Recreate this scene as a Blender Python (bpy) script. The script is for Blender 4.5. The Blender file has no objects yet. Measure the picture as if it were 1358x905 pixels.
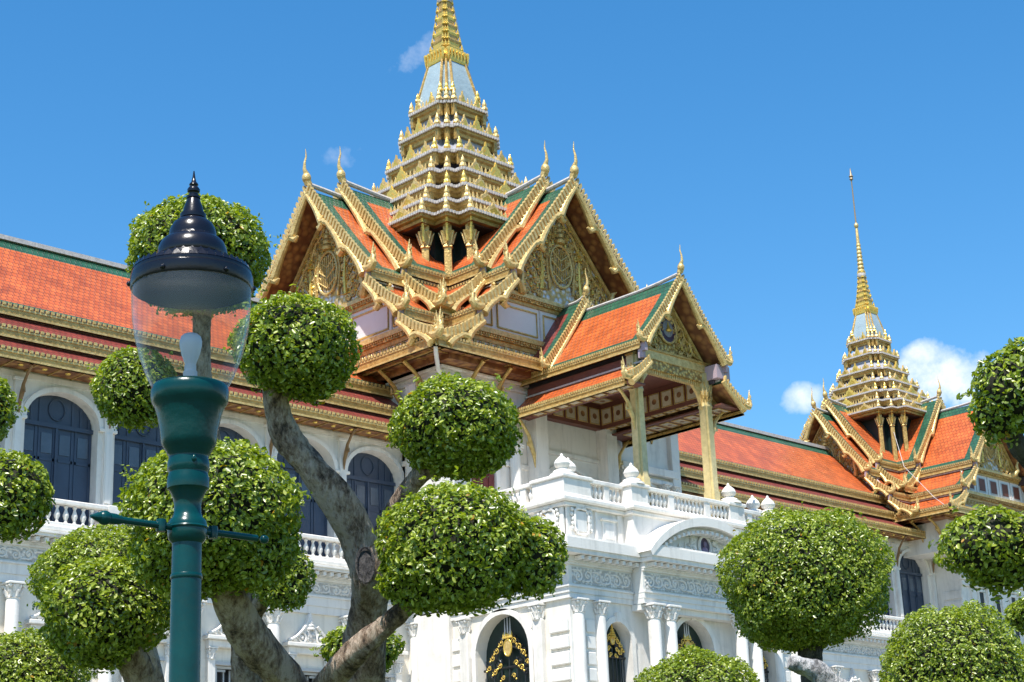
import bpy, math, random
import numpy as np
from mathutils import Vector, Matrix
random.seed(7)
rng = np.random.default_rng(11)
R = math.radians
sc = bpy.context.scene
COL = sc.collection
# ------------------------------------------------------------------ camera
cam_d = bpy.data.cameras.new('camera'); cam = bpy.data.objects.new('camera', cam_d); COL.objects.link(cam)
yaw, pitch, roll = R(44.93), R(17.81), R(-2.342)
fw = Vector((math.sin(yaw)*math.cos(pitch), math.cos(yaw)*math.cos(pitch), math.sin(pitch)))
rt = Vector((math.cos(yaw), -math.sin(yaw), 0)); up = rt.cross(fw)
r2 = math.cos(roll)*rt + math.sin(roll)*up; u2 = -math.sin(roll)*rt + math.cos(roll)*up
cam.matrix_world = Matrix(((r2.x,u2.x,-fw.x,0),(r2.y,u2.y,-fw.y,0),(r2.z,u2.z,-fw.z,1.6),(0,0,0,1)))
cam_d.sensor_fit = 'HORIZONTAL'; cam_d.sensor_width = 36; cam_d.lens = 36*2294.2/1358
cam_d.clip_start = 0.05; cam_d.clip_end = 5000
sc.camera = cam
# ------------------------------------------------------------------ world, sun, exposure
SUN_EL = R(63); sdir = Vector((-0.88, -0.475, 0)).normalized()
S = Vector((sdir.x*math.cos(SUN_EL), sdir.y*math.cos(SUN_EL), math.sin(SUN_EL)))
W = bpy.data.worlds.new('World'); sc.world = W; W.use_nodes = True
nt = W.node_tree; N = nt.nodes; L = nt.links; N.clear()
out = N.new('ShaderNodeOutputWorld'); bg = N.new('ShaderNodeBackground'); sky = N.new('ShaderNodeTexSky')
sky.sky_type = 'NISHITA'; sky.sun_disc = False; sky.sun_elevation = SUN_EL
sky.sun_rotation = math.atan2(S.x, S.y); sky.air_density = 1.0; sky.dust_density = 0.55; sky.ozone_density = 1.6
bg.inputs['Strength'].default_value = 0.145
tc = N.new('ShaderNodeTexCoord')
def wmath(op, a, b=None, c=None, clamp=False):
    n = N.new('ShaderNodeMath'); n.operation = op; n.use_clamp = clamp
    for i, q in enumerate((a, b, c)):
        if q is None: continue
        if isinstance(q, (int, float)): n.inputs[i].default_value = q
        else: L.new(q, n.inputs[i])
    return n.outputs[0]
def wdot(vec):
    n = N.new('ShaderNodeVectorMath'); n.operation = 'DOT_PRODUCT'; L.new(tc.outputs['Generated'], n.inputs[0]); n.inputs[1].default_value = vec
    return n.outputs['Value']
noi = N.new('ShaderNodeTexNoise'); noi.inputs['Scale'].default_value = 34; noi.inputs['Detail'].default_value = 7; noi.inputs['Roughness'].default_value = 0.6
L.new(tc.outputs['Generated'], noi.inputs['Vector'])
cloud = None
# direction, tilt (deg), half width, half height (rad), density
for d, tilt, a, b, dens in (((.8295,.4896,.2688), -2, .036, .0185, 1.0), ((.812,.503,.2560), 4, .024, .015, .95), ((.8230,.4915,.280), 0, .018, .012, .95),
                            ((.7865,.5545,.2640), 6, .014, .009, .75), ((.5960,.6590,.4600), 35, .018, .008, .20), ((.5780,.7080,.4050), 25, .014, .008, .15)):
    d = Vector(d).normalized(); h = d.cross(Vector((0,0,1))).normalized(); v = h.cross(d)
    t = R(tilt); hh = h*math.cos(t)+v*math.sin(t); vv = -h*math.sin(t)+v*math.cos(t)
    e = wmath('ADD', wmath('POWER', wmath('DIVIDE', wdot(hh), a), 2), wmath('POWER', wmath('DIVIDE', wdot(vv), b), 2))
    q = wmath('SUBTRACT', 1.0, e)                       # 1 in the middle, 0 on the ellipse
    q = wmath('ADD', q, wmath('MULTIPLY', wmath('SUBTRACT', noi.outputs['Fac'], 0.52), 3.6 if dens>.5 else 9.0))
    q = wmath('MULTIPLY', q, 0.75, clamp=True)
    q = wmath('MULTIPLY', wmath('MULTIPLY', q, dens), wmath('GREATER_THAN', wdot(d), 0.5))
    cloud = q if cloud is None else wmath('MAXIMUM', cloud, q)
mixc = N.new('ShaderNodeMix'); mixc.data_type = 'RGBA'
hs = N.new('ShaderNodeHueSaturation'); hs.inputs['Hue'].default_value = .496; hs.inputs['Saturation'].default_value = 1.38; hs.inputs['Value'].default_value = 1.04
L.new(sky.outputs[0], hs.inputs['Color'])
L.new(cloud, mixc.inputs[0]); L.new(hs.outputs[0], mixc.inputs[6]); mixc.inputs[7].default_value = (6.4, 6.5, 6.7, 1)
L.new(mixc.outputs[2], bg.inputs[0]); L.new(bg.outputs[0], out.inputs[0])
sl = bpy.data.lights.new('sun', 'SUN'); sl.energy = 5.0; sl.angle = R(0.53); sl.color = (1, .955, .88)
so = bpy.data.objects.new('sun', sl); COL.objects.link(so); so.rotation_euler = (-S).to_track_quat('-Z', 'Y').to_euler()
sc.view_settings.view_transform = 'Standard'; sc.view_settings.look = 'None'; sc.view_settings.gamma = 1; sc.view_settings.exposure = 0.50
sc.render.engine = 'CYCLES'
try: sc.cycles.use_denoising = True; sc.cycles.transparent_max_bounces = 16
except Exception: pass

# ------------------------------------------------------------------ materials
MATS = {}
def mat(name, col, rough=.6, metal=0.0, spec=.5, noise=0.0, nscale=3.0, bump=0.0, bscale=20.0, coords='Object', dark=None, coat=0.0):
    """Principled material; noise mottles the colour, bump roughens the surface."""
    if name in MATS: return MATS[name]
    m = bpy.data.materials.new(name); m.use_nodes = True; t = m.node_tree; b = t.nodes['Principled BSDF']
    b.inputs['Base Color'].default_value = (*col, 1); b.inputs['Roughness'].default_value = rough; b.inputs['Metallic'].default_value = metal
    b.inputs['Specular IOR Level'].default_value = spec; b.inputs['Coat Weight'].default_value = coat
    co = t.nodes.new('ShaderNodeTexCoord')
    if noise or dark:
        n = t.nodes.new('ShaderNodeTexNoise'); n.inputs['Scale'].default_value = nscale; n.inputs['Detail'].default_value = 8; n.inputs['Roughness'].default_value = .65
        t.links.new(co.outputs[coords], n.inputs['Vector'])
        r = t.nodes.new('ShaderNodeValToRGB'); e = r.color_ramp.elements
        dk = dark if dark else tuple(c*(1-noise) for c in col)
        e[0].position = .32; e[0].color = (*dk, 1); e[1].position = .66; e[1].color = (*col, 1)
        t.links.new(n.outputs['Fac'], r.inputs[0]); t.links.new(r.outputs[0], b.inputs['Base Color'])
    if bump:
        n2 = t.nodes.new('ShaderNodeTexNoise'); n2.inputs['Scale'].default_value = bscale; n2.inputs['Detail'].default_value = 5
        t.links.new(co.outputs[coords], n2.inputs['Vector'])
        bp = t.nodes.new('ShaderNodeBump'); bp.inputs['Strength'].default_value = bump; bp.inputs['Distance'].default_value = .05
        t.links.new(n2.outputs['Fac'], bp.inputs['Height']); t.links.new(bp.outputs[0], b.inputs['Normal'])
    MATS[name] = m; return m
def tile(name, c1, c2, c3, w=.22, h=.26, rough=.38):
    if name in MATS: return MATS[name]
    m = bpy.data.materials.new(name); m.use_nodes = True; t = m.node_tree; b = t.nodes['Principled BSDF']
    uv = t.nodes.new('ShaderNodeUVMap'); br = t.nodes.new('ShaderNodeTexBrick')
    t.links.new(uv.outputs[0], br.inputs['Vector'])
    br.inputs['Scale'].default_value = 1; br.inputs['Brick Width'].default_value = w; br.inputs['Row Height'].default_value = h
    br.inputs['Mortar Size'].default_value = .022; br.inputs['Mortar Smooth'].default_value = .6; br.inputs['Bias'].default_value = 0
    br.inputs['Color1'].default_value = (*c1, 1); br.inputs['Color2'].default_value = (*c2, 1); br.inputs['Mortar'].default_value = (*c3, 1)
    n = t.nodes.new('ShaderNodeTexNoise'); n.inputs['Scale'].default_value = 1.1; n.inputs['Detail'].default_value = 6; t.links.new(uv.outputs[0], n.inputs['Vector'])
    hs = t.nodes.new('ShaderNodeHueSaturation'); mr = t.nodes.new('ShaderNodeMapRange'); mr.inputs[1].default_value = .3; mr.inputs[2].default_value = .7; mr.inputs[3].default_value = .70; mr.inputs[4].default_value = 1.20
    t.links.new(n.outputs['Fac'], mr.inputs[0]); t.links.new(mr.outputs[0], hs.inputs['Value']); t.links.new(br.outputs['Color'], hs.inputs['Color'])
    n3 = t.nodes.new('ShaderNodeTexNoise'); n3.inputs['Scale'].default_value = 2.6; n3.inputs['Detail'].default_value = 9; n3.inputs['Roughness'].default_value = .75; t.links.new(uv.outputs[0], n3.inputs['Vector'])
    m3 = t.nodes.new('ShaderNodeMapRange'); m3.inputs[1].default_value = .60; m3.inputs[2].default_value = .74; m3.inputs[4].default_value = .55; t.links.new(n3.outputs['Fac'], m3.inputs[0])
    fx = t.nodes.new('ShaderNodeMix'); fx.data_type = 'RGBA'; t.links.new(m3.outputs[0], fx.inputs[0]); t.links.new(hs.outputs[0], fx.inputs[6]); fx.inputs[7].default_value = (min(.8, c1[0]*1.25+.05), c1[1]*1.7+.06, c1[2]*2+.05, 1)
    t.links.new(fx.outputs[2], b.inputs['Base Color']); b.inputs['Roughness'].default_value = rough
    bp = t.nodes.new('ShaderNodeBump'); bp.inputs['Strength'].default_value = .6; bp.inputs['Distance'].default_value = .03; bp.invert = True
    t.links.new(br.outputs['Fac'], bp.inputs['Height']); t.links.new(bp.outputs[0], b.inputs['Normal'])
    MATS[name] = m; return m
def relief(name, col, dark, scale, rough=.6, metal=0.0, strength=.8, kind='VORONOI'):
    """carved surface: Voronoi cells raise the pattern, the cuts are filled with dark"""
    if name in MATS: return MATS[name]
    m = bpy.data.materials.new(name); m.use_nodes = True; t = m.node_tree; b = t.nodes['Principled BSDF']
    co = t.nodes.new('ShaderNodeTexCoord'); v = t.nodes.new('ShaderNodeTexVoronoi'); v.inputs['Scale'].default_value = scale
    t.links.new(co.outputs['Object'], v.inputs['Vector'])
    r = t.nodes.new('ShaderNodeValToRGB'); e = r.color_ramp.elements
    e[0].position = .25; e[0].color = (*col, 1); e[1].position = .62; e[1].color = (*dark, 1)
    t.links.new(v.outputs['Distance'], r.inputs[0]); t.links.new(r.outputs[0], b.inputs['Base Color'])
    b.inputs['Roughness'].default_value = rough; b.inputs['Metallic'].default_value = metal
    bp = t.nodes.new('ShaderNodeBump'); bp.inputs['Strength'].default_value = strength; bp.inputs['Distance'].default_value = .08; bp.invert = True
    t.links.new(v.outputs['Distance'], bp.inputs['Height']); t.links.new(bp.outputs[0], b.inputs['Normal'])
    MATS[name] = m; return m
def stucco(name, col, stain, amt):
    """painted stucco with rain streaks, patches and fine trowel bumps"""
    m = bpy.data.materials.new(name); m.use_nodes = True; t = m.node_tree; b = t.nodes['Principled BSDF']; b.inputs['Roughness'].default_value = .78
    co = t.nodes.new('ShaderNodeTexCoord')
    def noise(sc3, scale, det=7):
        mp = t.nodes.new('ShaderNodeMapping'); mp.inputs['Scale'].default_value = sc3; t.links.new(co.outputs['Object'], mp.inputs[0])
        n = t.nodes.new('ShaderNodeTexNoise'); n.inputs['Scale'].default_value = scale; n.inputs['Detail'].default_value = det; n.inputs['Roughness'].default_value = .62
        t.links.new(mp.outputs[0], n.inputs['Vector']); return n.outputs['Fac']
    def ramp(src, lo, hi, v):
        r = t.nodes.new('ShaderNodeMapRange'); r.inputs[1].default_value = lo; r.inputs[2].default_value = hi; r.inputs[3].default_value = 0; r.inputs[4].default_value = v; t.links.new(src, r.inputs[0]); return r.outputs[0]
    ad = t.nodes.new('ShaderNodeMath'); ad.operation = 'ADD'; ad.use_clamp = True
    t.links.new(ramp(noise((1.6, 1.6, .16), 2.2), .50, .78, amt), ad.inputs[0]); t.links.new(ramp(noise((1, 1, 1), 1.1), .52, .75, amt*.7), ad.inputs[1])
    mx = t.nodes.new('ShaderNodeMix'); mx.data_type = 'RGBA'; mx.inputs[6].default_value = (*col, 1); mx.inputs[7].default_value = (*stain, 1)
    t.links.new(ad.outputs[0], mx.inputs[0]); t.links.new(mx.outputs[2], b.inputs['Base Color'])
    bp = t.nodes.new('ShaderNodeBump'); bp.inputs['Strength'].default_value = .2; bp.inputs['Distance'].default_value = .03
    t.links.new(noise((1, 1, 1), 14, 4), bp.inputs['Height']); t.links.new(bp.outputs[0], b.inputs['Normal'])
    MATS[name] = m; return m
plaster = stucco('white_plaster', (.81,.77,.71), (.46,.435,.39), .6)
plaster2 = stucco('cool_plaster', (.77,.745,.70), (.45,.435,.41), .6)
carved = relief('carved_plaster', (.78,.75,.70), (.47,.45,.42), 7.5, .75)
cream = stucco('cream_plaster', (.82,.76,.66), (.50,.46,.39), .55)
panelw = mat('pale_panel', (.75,.735,.73), .5, noise=.05)
gold = mat('gold_leaf', (.68,.45,.14), .34, .32, noise=.35, nscale=5, bump=.55, bscale=16, dark=(.36,.20,.05))
goldp = mat('pale_gold', (.80,.59,.24), .32, .28, noise=.3, nscale=6, bump=.45, bscale=18, dark=(.50,.32,.10))
goldb = mat('bright_gold', (.88,.60,.13), .25, .45, noise=.2, nscale=6, bump=.4, bscale=14)
goldc = relief('carved_gold', (.78,.56,.2), (.33,.2,.06), 6.5, .38, .4)
goldg = relief('gold_on_white', (.70,.70,.74), (.50,.34,.12), 4.6, .4, .25)
edge_w = mat('white_glazed_edge', (.66,.61,.57), .4, noise=.4, nscale=9)
roofgrey = mat('grey_roof_glaze', (.42,.42,.46), .4, noise=.3, nscale=4)
orange = tile('orange_tile', (.63,.14,.03), (.49,.095,.02), (.25,.05,.014))
green = tile('green_tile', (.028,.115,.06), (.022,.09,.05), (.012,.045,.028))
maroon = tile('maroon_tile', (.27,.055,.04), (.22,.045,.035), (.11,.025,.02))
gap_shade = mat('recess_shade', (.05,.035,.04), .7)  # near-black colour stands for the shade in gaps under eaves and tiers
brown = relief('soffit_brown', (.40,.20,.07), (.19,.075,.032), 3.2, .6, .1, .5)
brownp = mat('brown_paint', (.17,.055,.035), .55, noise=.3)
lilac = mat('lilac_paint', (.42,.32,.36), .6)
dkgreen = mat('dark_green_wall', (.012,.035,.03), .45, noise=.5, nscale=2)
bluegrey = mat('blue_grey_shutter', (.044,.066,.112), .42, noise=.3, nscale=1.2)
bluepan = mat('shutter_pane', (.085,.115,.16), .25, noise=.3, nscale=1.5)
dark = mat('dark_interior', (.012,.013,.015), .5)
winframe = mat('grey_window_frame', (.45,.47,.48), .5)
mirror = mat('pale_mirror_mosaic', (.42,.52,.55), .25, .1, noise=.2, nscale=2.5, bump=.25, bscale=8)  # pale blue-grey paint in place of the mirror tiles' reflection
gateblk = mat('black_iron', (.012,.014,.016), .4)
redpaint = mat('red_door_paint', (.16,.03,.025), .5, noise=.2)
medal = mat('dark_enamel', (.045,.02,.05), .3)
stone = mat('pale_stone', (.6,.6,.62), .7)
lampgreen = mat('green_lamp_paint', (.0012,.052,.052), .24, spec=.32, noise=.3, nscale=6, bump=.05, bscale=22)
lampblack = mat('black_lamp_paint', (.006,.006,.011), .24, spec=.4, bump=.05, bscale=30)
bulbm = mat('frosted_glass', (.62,.62,.68), .35)
cablem = mat('steel_cable', (.2,.2,.2), .5)
def bark_mat(name, a, b_, c):
    m = bpy.data.materials.new(name); m.use_nodes = True; t = m.node_tree; b = t.nodes['Principled BSDF']
    co = t.nodes.new('ShaderNodeTexCoord'); mp = t.nodes.new('ShaderNodeMapping'); mp.inputs['Scale'].default_value = (1, 1, .45); t.links.new(co.outputs['Object'], mp.inputs[0])
    n = t.nodes.new('ShaderNodeTexNoise'); n.inputs['Scale'].default_value = 22; n.inputs['Detail'].default_value = 10; n.inputs['Roughness'].default_value = .78
    n2 = t.nodes.new('ShaderNodeTexNoise'); n2.inputs['Scale'].default_value = 5; n2.inputs['Detail'].default_value = 4
    t.links.new(mp.outputs[0], n.inputs[0]); t.links.new(mp.outputs[0], n2.inputs[0])
    r = t.nodes.new('ShaderNodeValToRGB'); e = r.color_ramp.elements
    e[0].position = .42; e[0].color = (*a, 1); e[1].position = .575; e[1].color = (*c, 1); q = e.new(.485); q.color = (*b_, 1)
    mx = t.nodes.new('ShaderNodeMath'); mx.operation = 'MULTIPLY_ADD'; mx.inputs[1].default_value = .45; t.links.new(n2.outputs['Fac'], mx.inputs[0])
    ms = t.nodes.new('ShaderNodeMath'); ms.operation = 'MULTIPLY'; ms.inputs[1].default_value = .58; t.links.new(n.outputs['Fac'], ms.inputs[0]); t.links.new(ms.outputs[0], mx.inputs[2])
    t.links.new(mx.outputs[0], r.inputs[0]); t.links.new(r.outputs[0], b.inputs['Base Color']); b.inputs['Roughness'].default_value = .9
    bp = t.nodes.new('ShaderNodeBump'); bp.inputs['Strength'].default_value = 1.0; bp.inputs['Distance'].default_value = .05
    vo = t.nodes.new('ShaderNodeTexVoronoi'); vo.feature = 'DISTANCE_TO_EDGE'; vo.inputs['Scale'].default_value = 16; t.links.new(mp.outputs[0], vo.inputs['Vector'])
    n4 = t.nodes.new('ShaderNodeTexNoise'); n4.inputs['Scale'].default_value = 45; n4.inputs['Detail'].default_value = 6; t.links.new(mp.outputs[0], n4.inputs[0])
    mm = t.nodes.new('ShaderNodeMath'); mm.operation = 'MULTIPLY_ADD'; mm.inputs[1].default_value = .8; t.links.new(n4.outputs['Fac'], mm.inputs[0]); t.links.new(n.outputs['Fac'], mm.inputs[2])
    m5 = t.nodes.new('ShaderNodeMath'); m5.operation = 'MULTIPLY_ADD'; m5.inputs[1].default_value = .9; t.links.new(vo.outputs['Distance'], m5.inputs[0]); t.links.new(mm.outputs[0], m5.inputs[2]); t.links.new(m5.outputs[0], bp.inputs['Height']); t.links.new(bp.outputs[0], b.inputs['Normal'])
    return m
bark = bark_mat('grey_brown_bark', (.055,.034,.022), (.265,.178,.118), (.60,.47,.36))
barkpale = bark_mat('pale_grey_bark', (.16,.15,.145), (.4,.385,.375), (.62,.60,.58))
barkdark = bark_mat('dark_bark', (.018,.017,.018), (.055,.05,.05), (.12,.11,.105))
def leaf_mat(name, cols):
    m = bpy.data.materials.new(name); m.use_nodes = True; t = m.node_tree; b = t.nodes['Principled BSDF']
    at = t.nodes.new('ShaderNodeAttribute'); at.attribute_name = 'tint'
    r = t.nodes.new('ShaderNodeValToRGB'); e = r.color_ramp.elements
    e[0].position = 0; e[0].color = (*cols[0], 1); e[1].position = 1; e[1].color = (*cols[-1], 1)
    for p, c in zip((.45, .8, .965), cols[1:-1]): q = e.new(p); q.color = (*c, 1)
    t.links.new(at.outputs['Fac'], r.inputs[0]); t.links.new(r.outputs[0], b.inputs['Base Color'])
    b.inputs['Roughness'].default_value = .32; b.inputs['Specular IOR Level'].default_value = .75
    tr = t.nodes.new('ShaderNodeBsdfTranslucent'); hs = t.nodes.new('ShaderNodeHueSaturation'); hs.inputs['Value'].default_value = 1.35; hs.inputs['Saturation'].default_value = 1.1
    t.links.new(r.outputs[0], hs.inputs['Color']); t.links.new(hs.outputs[0], tr.inputs[0])
    mx = t.nodes.new('ShaderNodeMixShader'); mx.inputs[0].default_value = .36
    t.links.new(b.outputs[0], mx.inputs[1]); t.links.new(tr.outputs[0], mx.inputs[2]); t.links.new(mx.outputs[0], t.nodes['Material Output'].inputs[0])
    return m
leaf = leaf_mat('glossy_leaf', [(.075,.125,.012), (.25,.33,.032), (.43,.49,.065), (.56,.58,.14), (.55,.30,.03)])
leafcore = mat('shade_core', (.016,.017,.008), .9, noise=.5, nscale=14)  # crown core: shade between the leaves put into a dark colour
gm = bpy.data.materials.new('clear_lamp_glass'); gm.use_nodes = True; t = gm.node_tree; t.nodes.clear()
go = t.nodes.new('ShaderNodeOutputMaterial'); gt = t.nodes.new('ShaderNodeBsdfTransparent'); gg = t.nodes.new('ShaderNodeBsdfGlossy'); gd = t.nodes.new('ShaderNodeBsdfDiffuse'); gl_ = None
gt.inputs[0].default_value = (.93,.94,.95,1); gg.inputs['Roughness'].default_value = .03; gd.inputs[0].default_value = (.8,.8,.82,1)
m1 = t.nodes.new('ShaderNodeMixShader'); m2 = t.nodes.new('ShaderNodeMixShader'); lw = t.nodes.new('ShaderNodeLayerWeight'); lw.inputs[0].default_value = .5; pw = t.nodes.new('ShaderNodeMath'); pw.operation = 'POWER'; pw.inputs[1].default_value = 3.5; ml = t.nodes.new('ShaderNodeMath'); ml.operation = 'MULTIPLY_ADD'; ml.inputs[1].default_value = .26; ml.inputs[2].default_value = .02; t.links.new(lw.outputs['Facing'], pw.inputs[0]); t.links.new(pw.outputs[0], ml.inputs[0]); t.links.new(ml.outputs[0], m2.inputs[0])  # white haze mixed in at grazing angles to paint brighter glass edges
p5 = t.nodes.new('ShaderNodeMath'); p5.operation = 'POWER'; p5.inputs[1].default_value = 5; f5 = t.nodes.new('ShaderNodeMath'); f5.operation = 'MULTIPLY_ADD'; f5.inputs[1].default_value = .55; f5.inputs[2].default_value = .045; t.links.new(lw.outputs['Facing'], p5.inputs[0]); t.links.new(p5.outputs[0], f5.inputs[0]); t.links.new(f5.outputs[0], m1.inputs[0]); t.links.new(gt.outputs[0], m1.inputs[1]); t.links.new(gg.outputs[0], m1.inputs[2])
t.links.new(m1.outputs[0], m2.inputs[1]); t.links.new(gd.outputs[0], m2.inputs[2]); t.links.new(m2.outputs[0], go.inputs[0])

# ------------------------------------------------------------------ mesh builder
class MB:
    def __init__(s, T=None): s.v=[]; s.f=[]; s.m=[]; s.s=[]; s.uv=[]; s.mats=[]; s.T=T or (lambda x,y,z:(x,y,z))
    def mi(s, m):
        if m not in s.mats: s.mats.append(m)
        return s.mats.index(m)
    def face(s, pts, m, smooth=False, uv=None, raw=False):
        b = len(s.v); s.v += [p if raw else s.T(*p) for p in pts]
        s.f.append(tuple(range(b, b+len(pts)))); s.m.append(s.mi(m)); s.s.append(smooth); s.uv.append(uv)
    def mesh(s, pts, faces, m, smooth=False):
        b = len(s.v); s.v += [s.T(*p) for p in pts]; k = s.mi(m)
        for f in faces: s.f.append(tuple(b+i for i in f)); s.m.append(k); s.s.append(smooth); s.uv.append(None)
    def box(s, x0, x1, y0, y1, z0, z1, m, b=0.0):
        if b:
            b = min(b, abs(x1-x0)*.4, abs(y1-y0)*.4, abs(z1-z0)*.4)
            rings = [[(x0+b,y0+b),(x1-b,y0+b),(x1-b,y1-b),(x0+b,y1-b)],[(x0,y0),(x1,y0),(x1,y1),(x0,y1)]]
            P = [(*q,z0) for q in rings[0]]+[(*q,z0+b) for q in rings[1]]+[(*q,z1-b) for q in rings[1]]+[(*q,z1) for q in rings[0]]
            F = [(3,2,1,0),(12,13,14,15)]
            for l in range(3):
                for i in range(4): F.append((l*4+i,l*4+(i+1)%4,l*4+4+(i+1)%4,l*4+4+i))
            s.mesh(P, F, m); return
        P=[(x0,y0,z0),(x1,y0,z0),(x1,y1,z0),(x0,y1,z0),(x0,y0,z1),(x1,y0,z1),(x1,y1,z1),(x0,y1,z1)]
        s.mesh(P,[(3,2,1,0),(4,5,6,7),(0,1,5,4),(1,2,6,5),(2,3,7,6),(3,0,4,7)],m)
    def loft(s, rings, m, closed=True, smooth=False, cap0=False, cap1=False):
        n=len(rings[0]); P=[p for r in rings for p in r]; F=[]
        for i in range(len(rings)-1):
            for j in range(n if closed else n-1):
                F.append((i*n+j,i*n+(j+1)%n,(i+1)*n+(j+1)%n,(i+1)*n+j))
        if cap0: F.append(tuple(reversed(range(n))))
        if cap1: F.append(tuple((len(rings)-1)*n+j for j in range(n)))
        s.mesh(P,F,m,smooth)
    def lathe(s, c, prof, m, n=16, smooth=True, cap=True):
        rings=[[(c[0]+r*math.cos(2*math.pi*j/n),c[1]+r*math.sin(2*math.pi*j/n),c[2]+z) for j in range(n)] for r,z in prof]
        s.loft(rings,m,smooth=smooth,cap0=cap,cap1=cap)
    def tube(s, pts, rad, m, n=8, smooth=True, flat=1.0):
        pts=[Vector(p) for p in pts]; rings=[]; 
        ref=None
        for i,p in enumerate(pts):
            d=(pts[min(i+1,len(pts)-1)]-pts[max(i-1,0)])
            d = d.normalized() if d.length>1e-9 else Vector((0,0,1))
            if ref is None: ref = d.orthogonal().normalized()
            a=(ref-d*ref.dot(d)); a = a.normalized() if a.length>1e-6 else d.orthogonal().normalized(); ref=a; b=d.cross(a)
            r=rad[i] if isinstance(rad,(list,tuple)) else rad
            rings.append([tuple(p+(a*math.cos(2*math.pi*j/n)+b*math.sin(2*math.pi*j/n))*r) for j in range(n)])
        s.loft(rings,m,smooth=smooth,cap0=True,cap1=True)
    def ext(s, poly, a0, a1, m, ax=1, smooth=False):
        """extrude a 2-D outline along axis ax (0: outline is y,z; 1: x,z; 2: x,y)"""
        n=len(poly)
        mk=(lambda p,a:(a,p[0],p[1]),lambda p,a:(p[0],a,p[1]),lambda p,a:(p[0],p[1],a))[ax]
        P=[mk(p,a0) for p in poly]+[mk(p,a1) for p in poly]
        F=[tuple(reversed(range(n))),tuple(range(n,2*n))]+[(i,(i+1)%n,n+(i+1)%n,n+i) for i in range(n)]
        s.mesh(P,F,m,smooth)
    def ball(s, c, r, m, n=12, k=8, smooth=True):
        rx,ry,rz = r if isinstance(r,(tuple,list)) else (r,r,r)
        rings=[[(c[0]+rx*math.sin(math.pi*i/k)*math.cos(2*math.pi*j/n),c[1]+ry*math.sin(math.pi*i/k)*math.sin(2*math.pi*j/n),c[2]-rz*math.cos(math.pi*i/k)) for j in range(n)] for i in range(k+1)]
        rings[0]=[(c[0],c[1],c[2]-rz)]*n; rings[-1]=[(c[0],c[1],c[2]+rz)]*n
        s.loft(rings,m,smooth=smooth)
    def build(s, name, parent=None, origin=None, label=None):
        o0 = origin if origin is not None else (world_of(parent) if parent else (0,0,0))
        me=bpy.data.meshes.new(name); V=np.array(s.v,float).reshape(-1,3)-np.array(o0)
        me.from_pydata(V.tolist(),[],s.f)
        for m in s.mats: me.materials.append(m)
        me.polygons.foreach_set('material_index',s.m); me.polygons.foreach_set('use_smooth',s.s)
        if any(u is not None for u in s.uv):
            lay=me.uv_layers.new(name='UVMap'); arr=[]
            for f,u in zip(s.f,s.uv): arr += [c for q in (u or [(0,0)]*len(f)) for c in q]
            lay.data.foreach_set('uv',arr)
        me.validate(); me.update(); me.set_sharp_from_angle(angle=R(40))
        o=bpy.data.objects.new(name,me); COL.objects.link(o)
        po=world_of(parent) if parent else (0,0,0)
        o.location=[o0[i]-po[i] for i in range(3)]
        if parent: o.parent=parent
        if label: o['label']=label
        return o
def world_of(o):
    v=Vector((0,0,0))
    while o is not None: v=v+o.location; o=o.parent
    return tuple(v)
def thing(name,label,cat,loc=(0,0,0),group=None):
    o=bpy.data.objects.new(name,None); COL.objects.link(o); o.location=loc; o.empty_display_size=.3
    o['label']=label; o['category']=cat
    if group: o['group']=group
    return o
def dup(o,parent,loc):
    c=o.copy(); COL.objects.link(c); c.parent=parent; pw=world_of(parent); c.location=[loc[i]-pw[i] for i in range(3)]
    return c
def arc(cx,zs,w,rise,n=16):
    return [(cx-w*math.cos(math.pi*i/n)/1.0, zs+rise*math.sin(math.pi*i/n)) for i in range(n+1)]
def arch_wall(mb,x0,x1,z0,z1,yf,yb,ops,m):
    """wall face in the x-z plane at yf pierced by arched openings (xc, half width, sill, spring, rise), jambs run back to yb"""
    x=x0
    for xc,w,zs,zp,rise in sorted(ops):
        mb.face([(x,yf,z0),(xc-w,yf,z0),(xc-w,yf,z1),(x,yf,z1)],m)
        if zs>z0: mb.face([(xc-w,yf,z0),(xc+w,yf,z0),(xc+w,yf,zs),(xc-w,yf,zs)],m); mb.face([(xc-w,yf,zs),(xc+w,yf,zs),(xc+w,yb,zs),(xc-w,yb,zs)],m)
        A=arc(xc,zp,w,rise)
        for (a,za),(b,zb) in zip(A,A[1:]):
            mb.face([(a,yf,za),(b,yf,zb),(b,yf,z1),(a,yf,z1)],m); mb.face([(a,yf,za),(b,yf,zb),(b,yb,zb),(a,yb,za)],m)
        for q in (xc-w,xc+w): mb.face([(q,yf,zs),(q,yf,zp),(q,yb,zp),(q,yb,zs)],m)
        x=xc+w
    mb.face([(x,yf,z0),(x1,yf,z0),(x1,yf,z1),(x,yf,z1)],m)
def archivolt(mb,xc,w,zp,rise,t,y0,y1,m,n=18,leg=0.0):
    """moulded ring round an arch head, between half width w and w+t"""
    a=arc(xc,zp,w,rise,n); b=arc(xc,zp,w+t,rise+t,n)
    if leg: a=[(a[0][0],zp-leg)]+a+[(a[-1][0],zp-leg)]; b=[(b[0][0],zp-leg)]+b+[(b[-1][0],zp-leg)]
    for i in range(len(a)-1):
        (p,q),(r,s_)=(a[i],a[i+1]),(b[i],b[i+1])
        mb.face([(p[0],y0,p[1]),(q[0],y0,q[1]),(s_[0],y0,s_[1]),(r[0],y0,r[1])],m)
        mb.face([(p[0],y0,p[1]),(q[0],y0,q[1]),(q[0],y1,q[1]),(p[0],y1,p[1])],m)
        mb.face([(r[0],y0,r[1]),(s_[0],y0,s_[1]),(s_[0],y1,s_[1]),(r[0],y1,r[1])],m)
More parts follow.
